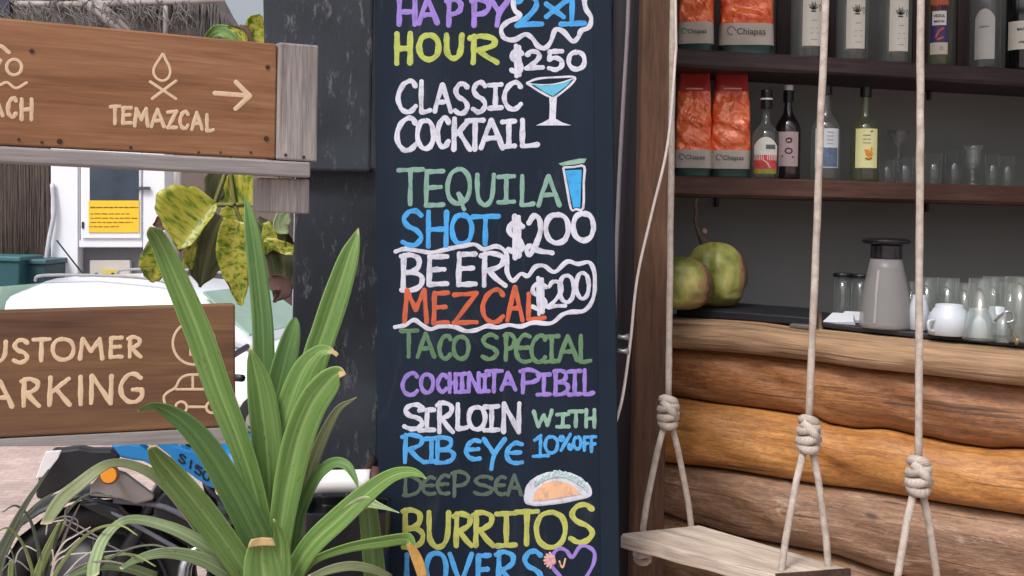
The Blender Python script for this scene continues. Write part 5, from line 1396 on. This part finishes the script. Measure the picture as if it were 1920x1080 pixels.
def bag(label, px, zs, w_px, h_px, back=.1, turn=0.0, seed=0, group="orange coffee bags on the bar shelves"):
    rnd = random.Random(seed); base = on_shelf(px, zs, back); k = base.y/F; Wd, H = w_px*k, h_px*k
    t = thing("coffee_bag", label, "coffee bag", tuple(base), group)
    a0 = face_angle(base) + pi/2 + turn; ax = Vector((cos(a0), sin(a0), 0)); ay = Vector((-sin(a0), cos(a0), 0))
    ph = [rnd.uniform(0,6) for _ in range(6)]
    def ring(f, n=48):
        if f < .06: d = .52; w = .96
        elif f < .5: d = .58; w = 1 + .03*sin(f*9+ph[0])
        else: d = .58*(1-(f-.5)/.5)**.8 + .02; w = 1 - .19*(f-.5)/.5 + .02*sin(f*14+ph[4])
        row = []
        for i in range(n):
            a = 2*pi*i/n; c_, s_ = cos(a), sin(a)
            x = math.copysign(abs(c_)**.5, c_)*Wd/2*w; y = math.copysign(abs(s_)**.6, s_)*Wd/2*d
            cr = 1 + (.09*sin(f*38+ph[1]+3*a) + .10*sin(f*21+ph[2]-4*a) + .05*sin(f*61+ph[5]+9*a))*(1 if .27 < f < .95 else .25)
            row.append(base + ax*x + ay*y*cr + Vector((0,0,f*H + .004*sin(a*2+ph[3])*(f > .9))))
        return row
    def seg(nm, fs, mat, cap0=False, cap1=False, pr=None):
        mb = MB(); mb.grid([ring(f) for f in fs], None, closed=True, cap0=cap0, cap1=cap1); return part(nm, mb, mat, pr or t, smooth=True)
    seg("base_panel", (0,.02,.05,.085), m_bagbase, cap0=True)
    bnd = seg("label_band", (.085,.14,.2,.255), m_bagband)
    seg("body", [.255 + .55*i/40 for i in range(41)], m_bagred)
    seg("sealed_top", (.805,.84,.88,.92,.96,1.0), m_bagtop, cap1=True)
    mb = MB(); v, f, w = text_poly("Chiapas", Wd*.17, .0002)
    fr = -ay if (-ay).dot(CP-base) > 0 else ay; rx = fr.cross(Vector((0,0,1))) * -1
    i0 = len(mb.v)
    org = base + fr*(Wd/2*.6+.001) + Vector((0,0,H*.165))
    for p in v: mb.add(org + rx*(p.x-w/2+Wd*.06) + Vector((0,0,p.y)))
    for q in f: mb.f.append([i0+k2 for k2 in q])
    cx = org + rx*(-w/2-Wd*.03) + Vector((0,0,Wd*.07)); q = [cx + rx*(Wd*.075*cos(a*pi/5)) + Vector((0,0,Wd*.075*sin(a*pi/5))) for a in range(9)]
    mb.stroke(q, .0022, .0004, fr); part("lettering", mb, plain("bag_ink", lin(64,84,72), .7, .1, 30) if "bag_ink" not in bpy.data.materials else bpy.data.materials["bag_ink"], bnd)
    mb = MB(); o2 = base + fr*(Wd/2*.42) + Vector((0,0,H*.82)); mb.stroke([o2 - rx*Wd*.2 + fr*.012, o2 + fr*.014, o2 + rx*Wd*.22 + fr*.012], .006, .003, fr); part("fold_glint", mb, plain("foil_highlight", lin(224,150,130), .3, .1, 20) if "foil_highlight" not in bpy.data.materials else bpy.data.materials["foil_highlight"], t)  # light stroke painting a glint on the foil
    return t
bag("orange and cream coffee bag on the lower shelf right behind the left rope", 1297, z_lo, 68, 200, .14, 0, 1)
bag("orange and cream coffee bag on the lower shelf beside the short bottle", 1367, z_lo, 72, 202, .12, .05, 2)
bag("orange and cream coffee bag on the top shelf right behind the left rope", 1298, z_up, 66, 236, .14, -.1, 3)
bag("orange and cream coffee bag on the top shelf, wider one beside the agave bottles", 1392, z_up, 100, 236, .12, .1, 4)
# dark upright boards behind the bottles
for px, w in ((1463, 26), (1556, 16), (1720, 30), (1800, 22)):
    p = shp.at(px, HY, -.255); k = p.y/F
    mb = MB(); prism_box(mb, p.x-w/2*k, p.x+w/2*k, p.y, p.y+.012, z_up+.002, 2.55)
    o = part("upright_batten", mb, m_darkwood, bevel=.003)
    tag(rebase(o, (p.x, p.y, z_up+.002)), {1463:"dark upright batten just right of the wide orange bag on the top shelf", 1556:"narrow dark upright batten between the first two agave bottles", 1720:"wide dark upright batten behind the rightmost rope", 1800:"dark upright batten between the purple labelled bottle and the arched label bottle"}[px], "batten", "battens behind the top shelf")

# glasses on the lower shelf
def glass_thing(nm, label, base, prof, mat=None, cat="glass", group=None, n=20):
    mb = MB(); mb.lathe(prof, (0,0,0), n, cap=False)
    mb.v = [p + base for p in mb.v]
    o = part(nm, mb, mat or m_clear_dark, smooth=True); return tag(rebase(o, base), label, cat, group)
def tumbler(r, h, th=.002, taper=.9): return [(0,.004),(r*taper,.0),(r*taper+.001,.006),(r,h),(r-th,h),(r*taper-th,.008),(0,.008)]
kS = on_shelf(1700, z_lo).y/F
for i, (px, w, h, back, lab) in enumerate(((1660,30,44,.14,"short clear tumbler beside the olive bottle"), (1694,36,52,.18,"clear tumbler under the martini glass"), (1748,34,60,.16,"clear glass just right of the rightmost rope"), (1786,34,70,.2,"clear glass left of the footed goblet"), (1858,27,62,.12,"plain straight glass right of the footed goblet"), (1886,27,60,.12,"plain straight glass nearest the right end of the lower shelf"))):
    glass_thing("drinking_glass", lab, on_shelf(px, z_lo, back), tumbler(w/2*kS, h*kS), group="glasses on the lower shelf")
b0 = on_shelf(1822, z_lo, .12); r = 19*kS; h = 78*kS
glass_thing("goblet", "footed clear goblet standing in the middle of the glasses", b0, [(0,0),(r*.7,0),(r*.75,.004),(r*.3,.012),(r*.22,h*.3),(r*.5,h*.42),(r*.8,h*.6),(r*.75,h*.85),(r,h),(r-.002,h),(r*.7,h*.85),(r*.75,h*.6),(0,h*.42)], m_clear, "goblet")
b0 = on_shelf(1682, z_lo, .2); h = 104*kS
glass_thing("martini_glass", "dim martini glass on a thin stem behind the tumblers", b0, [(0,0),(.03,0),(.03,.002),(.004,.008),(.003,h*.68),(.045*.95,h*.99),(.044*.95,h),(.003,h*.7),(0,h*.7)], m_clear_dark, "martini glass")

# ------------------------------------------------------------------ coconuts on the counter
m_coco, nt, b = new_mat("green_coconut")
v = coords(nt, (1,1,1), False); v2 = coords(nt, (1,1,.35), False)
n1 = noise(nt, v, 9, 5, .6, .6); n2 = noise(nt, v2, 30, 5, .6); n3 = noise(nt, v, 5, 3, .5)
c = ramp(nt, n1, [(.32, lin(88,96,42)), (.5, lin(150,152,78)), (.66, lin(196,190,112))])
c = mix(nt, ramp(nt, n3, [(.60, (0,0,0,1)), (.66, (.7,.7,.7,1))]), c, lin(128,104,70))
tcx = N(nt, 'ShaderNodeTexCoord'); sx = N(nt, 'ShaderNodeSeparateXYZ'); nt.links.new(tcx.outputs['Object'], sx.inputs[0])
ma = N(nt, 'ShaderNodeMath', operation='MULTIPLY_ADD'); nt.links.new(sx.outputs[0], ma.inputs[0]); ma.inputs[1].default_value = 7; nt.links.new(n1, ma.inputs[2])
c = mix(nt, ramp(nt, ma.outputs[0], [(.84, (0,0,0,1)), (.9, (.9,.9,.9,1))]), c, lin(150,112,86))
c = mix(nt, ramp(nt, ma.outputs[0], [(.98, (0,0,0,1)), (1.0, (.7,.7,.7,1))]), c, lin(70,52,42))
c = mix(nt, ramp(nt, n2, [(.3, (.5,.5,.5,1)), (.38, (0,0,0,1))]), c, lin(70,66,38))
nt.links.new(c, b.inputs["Base Color"]); b.inputs["Roughness"].default_value = .45; bump(nt, b, n2, .2, .004)
m_stalk = plain("dry_stalk", lin(72,58,48), .8, .3, 40)
def coconut(label, px, py, rx, rz, Y, lean):
    c = P(px, py, Y); k = Y/F; zb = ctop(px, .2).z + .024
    R = rx*k; t = thing("coconut", label, "coconut", (c.x, c.y, zb), "green coconuts on the bar")
    mb = MB(); rows = []; ph0 = px*.7; n, m = 30, 20; H = c.z + rz*k - zb
    from mathutils import noise as mn
    n, m = 48, 32
    for i in range(m+1):
        f = i/m; th = pi*f; row = []
        for j in range(n):
            a = 2*pi*j/n
            r = R*sin(th)**.7*(1 - .20*(f-.38))
            d = Vector((sin(th)*cos(a), sin(th)*sin(a), cos(th)))
            k3 = 1 + .16*mn.noise(d*1.6 + Vector((px,0,0))) + .06*mn.noise(d*4.2 + Vector((px,3,0)))
            cr = ((a*3/(2*pi) + px*.013) % 1.0) - .5            # three blunt husk ribs with grooves between them
            k3 *= 1.07 - .22*math.exp(-(cr/.09)**2)*sin(th)
            if f > .3: k3 = min(k3, 1.05)
            r *= k3; z = zb + H/2*(1-cos(th)) - H*.05*math.exp(-(cr/.12)**2)*(f > .6)
            row.append(Vector((c.x + r*cos(a) + lean*(f-.5)*R, c.y + r*sin(a), max(z, zb))))
        rows.append(row)
    mb.grid(rows, None, closed=True); part("husk", mb, m_coco, t, smooth=True)
    return t, Vector((c.x + lean*.45*R, c.y, zb+H))
YCO = ctop(1340, .24).y
tc_, top = coconut("green coconut with a dry stalk reaching up to the shelf", 1343, 520, 57, 66, YCO, -.12)
tq = []
for px, py in ((1322,462),(1318,448),(1311,440),(1306,424),(1303,412),(1306,398),(1304,384),(1307,372)): tq.append(P(px, py, YCO))
mb = MB(); mb.tube([top + Vector((-.03,0,-.02)), *tq], [.016,.015,.013,.007,.006,.0055,.007,.005,.005], 8); part("stalk", mb, m_stalk, tc_, smooth=True)
mb = MB()
for i in range(6):
    a = 2*pi*i/6; c = P(1326, 462, YCO); mb.ball(c + Vector((.024*cos(a)+.008, .02*sin(a)-.012, -.012)), .015, 8, 6, (1.2,1,.45), .25)
part("husk_cap", mb, m_stalk, tc_, smooth=True)
mb = MB(); mb.ball(P(1321, 434, YCO), .008, 8, 6, (1,1,1.2), .2); part("stalk_bud", mb, plain("dry_bud", lin(150,120,110), .8, .2, 60), tc_, smooth=True)
coconut("green coconut half hidden behind the left rope, the nearer and lower of the two", 1272, 538, 68, 56, YCO-.11, .05)

# ------------------------------------------------------------------ things on the tray
kT = on_tray(1660, .2).y/F
m_frost, nt, b = new_mat("frosted_glass"); b.inputs["Base Color"].default_value = lin(176,173,173); b.inputs["Roughness"].default_value = .3
tr = N(nt, "ShaderNodeBsdfTransparent"); tr.inputs[0].default_value = (.85,.85,.85,1); ms = N(nt, "ShaderNodeMixShader"); ms.inputs[0].default_value = .6
nt.links.new(b.outputs[0], ms.inputs[1]); nt.links.new(tr.outputs[0], ms.inputs[2]); nt.links.new(ms.outputs[0], nt.nodes["Material Output"].inputs[0])
b0 = on_tray(1659, .16); u = kT
t = thing("carafe", "tall frosted carafe with a black neck and a wide flat black lid", "carafe", tuple(b0))
mb = MB(); mb.lathe([(r*u, z*u) for r, z in ((0,2),(45,0),(46.5,3),(46,10),(44.5,30),(41,64),(36.5,90),(32,109),(28,127))], b0, 28); part("body", mb, m_frost, t, smooth=True)
mb = MB(); mb.lathe([(r*u, z*u) for r, z in ((27.5,126.5),(28.5,130),(28,150),(29,154),(0,154))], b0, 24); part("neck", mb, plain("neck_black", lin(30,30,40), .2, .1, 20, coat=.4), t, smooth=True)
mb = MB(); mb.lathe([(r*u, z*u) for r, z in ((0,154.2),(40,155),(43,158),(43,162),(36,166),(0,166.5))], b0, 28); part("lid", mb, m_cap, t, bevel=.0015)
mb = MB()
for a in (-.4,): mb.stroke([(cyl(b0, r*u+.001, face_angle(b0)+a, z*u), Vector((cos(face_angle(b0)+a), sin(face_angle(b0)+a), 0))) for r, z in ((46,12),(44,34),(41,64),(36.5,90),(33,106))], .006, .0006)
part("reflection_streak", mb, plain("streak_paint", lin(158,155,156), .3, .05, 20), t)  # pale stroke painted on the carafe as a reflected streak
for px, lab in ((1579, "upturned straight glass with a dark foot, left of the carafe"), (1612, "upturned straight glass half hidden behind the carafe")):
    b0 = ctop(px, .34); b0.z += .017; r = 18*u; h = 86*u
    t = thing("upturned_glass", lab, "glass", tuple(b0), "upturned glasses beside the carafe")
    mb = MB(); mb.lathe([(r,0),(r*.98,h*.5),(r*.95,h-.008),(r*.9,h-.008),(r*.93,h*.5),(r*.94,0)], b0, 20, cap=False); part("wall", mb, m_clear_dark, t, smooth=True)
    mb = MB(); mb.lathe([(0,h-.007),(r*1.1,h-.007),(r*1.12,h),(r*1.0,h+.004),(0,h+.004)], b0, 20); part("foot", mb, m_cap, t)
m_china = plain("white_china", lin(190,196,206), .35, .04, 6, coat=.15)
def upcup(label, px, o, r, h, handle=None):
    b0 = on_tray(px, o); r *= u; h *= u
    t = thing("cup", label, "cup", tuple(b0), "white cups upside down on the tray")
    mb = MB(); mb.lathe([(r*.94,.0),(r,.002),(r*.99,h*.55),(r*.9,h*.66),(r*.72,h*.86),(r*.66,h*.9),(r*.64,h*.99),(r*.56,h),(r*.54,h*.95),(0,h*.94)], b0, 26); part("bowl", mb, m_china, t, smooth=True)
    a0 = face_angle(b0) + (handle if handle is not None else 2.2); d = Vector((cos(a0), sin(a0), 0))
    mb = MB(); mb.tube(crom([b0 + d*r*.97 + Vector((0,0,h*.5)), b0 + d*r*1.35 + Vector((0,0,h*.45)), b0 + d*r*1.3 + Vector((0,0,h*.18)), b0 + d*r*.97 + Vector((0,0,h*.14))], 5), .004, 8); part("handle", mb, m_china, t, smooth=True)
upcup("white cup upside down right of the rightmost rope, the larger one", 1779, .12, 36, 54, -.75)
upcup("smaller white cup seen through the big upside down glass", 1834, .13, 24, 50)
upcup("white cup upside down half hidden behind the rightmost rope", 1722, .18, 18, 64)
upcup("white cup upside down behind the wire handled jar", 1868, .24, 20, 50)
for px, o, r, h, lab in ((1737,.3,20,92,"tall clear glass behind the larger cup, left one"), (1776,.32,20,92,"tall clear glass behind the larger cup, right one"), (1838,.07,28,104,"big clear glass upside down in front of the smaller cup"), (1912,.1,24,110,"tall clear glass at the right edge of the tray"), (1706,.27,17,84,"clear glass between the carafe and the rightmost rope"), (1808,.24,17,88,"clear glass between the larger and the smaller white cup"), (1862,.33,20,100,"tall clear glass far back behind the wire handled jar"), (1893,.27,18,92,"clear glass behind the brass spoon")):
    b0 = on_tray(px, o) + Vector((0,0,.0008)); pr = tumbler(r*u, h*u)
    if px == 1838: pr = [(r*u,0),(r*u*.7,h*u),(0,h*u),(0,h*u-.004),(r*u*.66,h*u-.004),(r*u*.96,0)]
    glass_thing("drinking_glass", lab, b0, pr, m_clear, group="clear glasses on the tray")
m_brass = plain("brass", lin(176,150,110), .3, .2, 30, metal=.7)
b0 = on_tray(1880, .06); t = thing("wire_handled_jar", "small glass jar with a bent metal handle at the right end of the tray", "jar", tuple(b0))
mb = MB(); mb.lathe(tumbler(11*u, 46*u), b0, 16, cap=False); part("jar", mb, m_clear, t, smooth=True)
mb = MB(); mb.tube(crom([b0 + Vector((-.02,-.0,.052)), b0 + Vector((-.004,-.02,.075)), b0 + Vector((.014,-.02,.076)), b0 + Vector((.016,-.02,.056)), b0+Vector((.0,-.018,.05))], 4), .0035, 6); part("handle", mb, m_chrome, t, smooth=True)
b0 = on_tray(1900, .1); q0 = on_tray(1887, .14) + Vector((0,0,.05)); q1 = on_tray(1907, .035) + Vector((0,0,.006))
mb = MB(); mb.tube([q0, q0.lerp(q1,.5), q0.lerp(q1,.9), q1], [.0035,.003,.004,.009], 8, squash=.5); o = part("spoon", mb, m_brass, smooth=True); tag(rebase(o, q1), "brass spoon leaning over the right end of the tray", "spoon")
m_napk = plain("napkin_white", lin(196,200,208), .8, .03, 20)
for i, (pa, lab) in enumerate((([(1540,.13),(1604,.13),(1604,.2),(1556,.2)], "folded white napkin lying in front on the left end of the tray"), ([(1562,.2),(1622,.2),(1622,.28),(1580,.28)], "folded white napkin lying behind the first one beside the carafe"))):
    mb = MB(); c = [on_tray(x, o_) for x, o_ in pa]; hh = .004 + .0
    bot = c; top_ = [c[0]+Vector((.004,0,.004)), c[1]+Vector((-.006,0,.012)), c[2]+Vector((-.006,0,.026)), c[3]+Vector((.006,0,.024))]
    mb.hexa([bot[0], bot[1], top_[1], top_[0], bot[3], bot[2], top_[2], top_[3]]); o = part("napkin", mb, m_napk, bevel=.002); tag(rebase(o, c[0]), lab, "napkin", "napkins on the tray")
b0 = ctop(1503, .09); mb = MB(); mb.box(b0 + Vector((0,0,.006)), (.06,.03,.012), Matrix.Rotation(-.6, 3, 'Z')); o = part("bottle_opener", mb, plain("grey_tool", lin(92,86,86), .4, .2, 30), bevel=.003); tag(rebase(o, b0), "small flat grey tool on the counter at the end of the mat", "tool")

# ------------------------------------------------------------------ swings
m_rope, nt, b = new_mat("cotton_rope")
v = coords(nt, (1,1,1)); wv = N(nt, "ShaderNodeTexWave"); wv.inputs["Scale"].default_value = 90; wv.inputs["Distortion"].default_value = 1.5; wv.bands_direction = 'DIAGONAL'
nt.links.new(v, wv.inputs["Vector"]); n1 = noise(nt, v, 60, 4, .6)
c = ramp(nt, n1, [(.3, lin(166,154,146)), (.6, lin(192,181,172)), (.8, lin(210,201,193))]); nt.links.new(c, b.inputs["Base Color"]); b.inputs["Roughness"].default_value = .85
bump(nt, b, wv.outputs["Fac"], .2, .002); c = mix(nt, 1.0, c, ramp(nt, noise(nt, v, 9, 5, .65), [(.35, (.8,.77,.74,1)), (.6, (1,1,1,1))]), "MULTIPLY"); c = mix(nt, 1.0, c, ramp(nt, wv.outputs["Fac"], [(.0, (.86,.85,.84,1)), (.5, (1,1,1,1))]), "MULTIPLY"); nt.links.new(c, b.inputs["Base Color"])
m_seat = wood("worn_swing_seat", lin(138,120,108), lin(198,182,168), lin(226,214,204), 2.4, 34, .75, .5, .8, fine=.25, cracks=.3)
m_seat_end = wood("dark_end_grain", lin(48,34,30), lin(70,52,46), lin(96,72,62), 20, 40, .8, .4)
def knot(mb, c, rx, rz, n=4, rr=.011):
    for i in range(n):
        z = -rz + 2*rz*(i+.5)/n; k = .8 + .35*sin(pi*(i+.6)/n)
        pts = [c + Vector((rx*k*cos(a)*.8, rx*k*sin(a)*.8, z + .006*sin(a + i*1.3))) for a in [2*pi*j/12 for j in range(13)]]
        mb.tube(pts, rr, 7, caps=False)
    mb.ball(c, rx*.75, 10, 8, (1,1,rz/rx*1.1), .06)
    mb.tube([c + Vector((-rx*.8,-rx*.6,rz*.8)), c + Vector((rx*.2,-rx*1.15,rz*.2)), c + Vector((rx*.9,-rx*.5,-rz*.4))], rr, 7)
def swing(label, A, B, C, D, ropes, end_visible=True):
    cen = (A+B+C+D)/4; t = thing("rope_swing", label, "swing", tuple(cen), "rope swings along the bar")
    mb = MB(); rows = []; tr = []; n = 24
    for i in range(n+1):
        f = i/n; l = A.lerp(D, f); r = B.lerp(C, f); e = .0025*sin(f*19); dn = Vector((0,0,-.034))
        l = l + (l-r).normalized()*e; m1 = l.lerp(r, .33); m2 = l.lerp(r, .66)
        rows.append([l + Vector((0,0,-.006)), l.lerp(r,.03), m1 + Vector((0,0,.001*sin(f*30))), m2, r.lerp(l,.03), r + Vector((0,0,-.006)), r + dn, l + dn])
        L = (D-A).length*f; tr.append([(L, 0, .01),(L, .01, 0),(L, .07, 0),(L, .14, 0),(L, .2, 0),(L, .21, .01),(L, .22, .04),(L, 0, .04)])
    mb.grid(rows, tr, closed=True, cap0=True, cap1=False)
    part("seat", mb, m_seat, t, bevel=.003)
    mb = MB(); d = (D-A).normalized(); e1, e2 = D, C
    mb.hexa([e1 + Vector((0,0,-.034)), e2 + Vector((0,0,-.034)), e2, e1, e1 - d*.01 + Vector((0,0,-.034)), e2 - d*.01 + Vector((0,0,-.034)), e2 - d*.01 , e1 - d*.01]) if False else mb.prism([e1 + d*.002, e2 + d*.002, e2 + d*.002 + Vector((0,0,-.036)), e1 + d*.002 + Vector((0,0,-.036))], d, .006)
    part("seat_end", mb, m_seat_end, t)
    for kn, top_, pl_, pr_ in ropes:
        mb = MB(); q = [top_ + (top_-kn)*((2.56-top_.z)/(top_.z-kn.z))] + [kn.lerp(top_, f) for f in (1,.66,.33)] + [kn + Vector((0,0,.02))]
        q = [p + Vector((random.uniform(-.0008,.0008), random.uniform(-.0008,.0008), 0)) if 0 < i < len(q)*5 - 6 else p for i, p in enumerate(crom(q, 6))]; mb.tube(q, [.0078 + random.uniform(-.0004,.0004) for _ in q], 9); part("rope", mb, m_rope, t, smooth=True)
        mb = MB(); knot(mb, kn, .0195, .035); part("knot", mb, m_rope, t, smooth=True)
        for e, o_ in ((pl_, -1), (pr_, 1)):
            k0 = kn + Vector((.008*o_, 0, -.03)); b_ = (e-kn)*.0
            mid = k0.lerp(e, .5) + Vector((.004*o_,0,0))
            mb = MB(); mb.tube([k0, k0.lerp(mid,.5)+Vector((.002*o_,0,0)), mid, mid.lerp(e,.5)+Vector((.002*o_,0,0)), e, e + Vector((0,0,-.04))], .0076, 9); part("rope_leg", mb, m_rope, t, smooth=True)
            mb = MB(); knot(mb, e + Vector((0,0,-.058)), .017, .022, 3, .009); part("stopper_knot", mb, m_rope, t, smooth=True)
    return t
ZS = .75
A, B, C_, D_ = PZ(1163, 1000, ZS), PZ(1315, 984, ZS), PZ(1594, 1066, ZS), PZ(1457, 1076, ZS)
lk = P(1253, 772, 2.64); rk = P(1516, 813, 2.37)
swing("wooden plank swing on white knotted ropes hanging at the left end of the bar", A, B, C_, D_,
      [(lk, P(1262, 0, 2.64), PZ(1206, 990, ZS), PZ(1296, 985, ZS)), (rk, P(1548, 0, 2.37), PZ(1466, 1068, ZS), PZ(1553, 1061, ZS))])
k3 = P(1722, 891, 2.24); ax = Vector((1.39,-1,0)).normalized()
l3, r3 = P(1672, 1170, 2.2), P(1762, 1165, 2.29)
zz = l3.z; r3.z = zz
off = (r3-l3).normalized()
A2 = l3 - off*.05 - ax*.04; B2 = r3 + off*.05 - ax*.04
k4 = k3 + ax*.36; l4, r4 = l3 + ax*.36, r3 + ax*.36
swing("plank swing of which only the rightmost rope and knot show", A2, B2, B2 + ax*.44, A2 + ax*.44,
      [(k3, P(1727, 0, 2.24), l3, r3), (k4, k4 + Vector((.0,0,.9)), l4, r4)])

# ------------------------------------------------------------------ cords
cordm = plain("white_cord", lin(200,190,184), .8, .1, 60)
mb = MB(); q = crom([P(x, y, d) for x, y, d in ((1262,-420,2.62),(1267,40,2.61),(1266,110,2.61),(1252,270,2.58),(1222,400,2.56),(1195,520,2.5),(1182,640,2.46),(1168,740,2.42),(1154,795,2.40))], 5); mb.tube(q, .0034, 6)
o = part("hanging_cord", mb, cordm, smooth=True); tag(rebase(o, q[-1]), "thin white cord slanting from the left rope down to the menu board edge", "cord")
mb = MB(); q = crom([P(x, y, 3.008) for x, y in ((1181,-60),(1177,60),(1170,180),(1162,330),(1156,480),(1152,600))], 5)
rows = [[p + Vector((-.006,.004,0)), p + Vector((-.004,-.002,0)), p + Vector((.004,-.002,0)), p + Vector((.006,.004,0))] for p in q]; mb.grid(rows)
o = part("grey_cable", mb, plain("grey_cable", lin(132,124,130), .6, .1, 30), smooth=True); tag(rebase(o, q[-1]), "flat grey cable running down the dark boards beside the menu board", "cable")
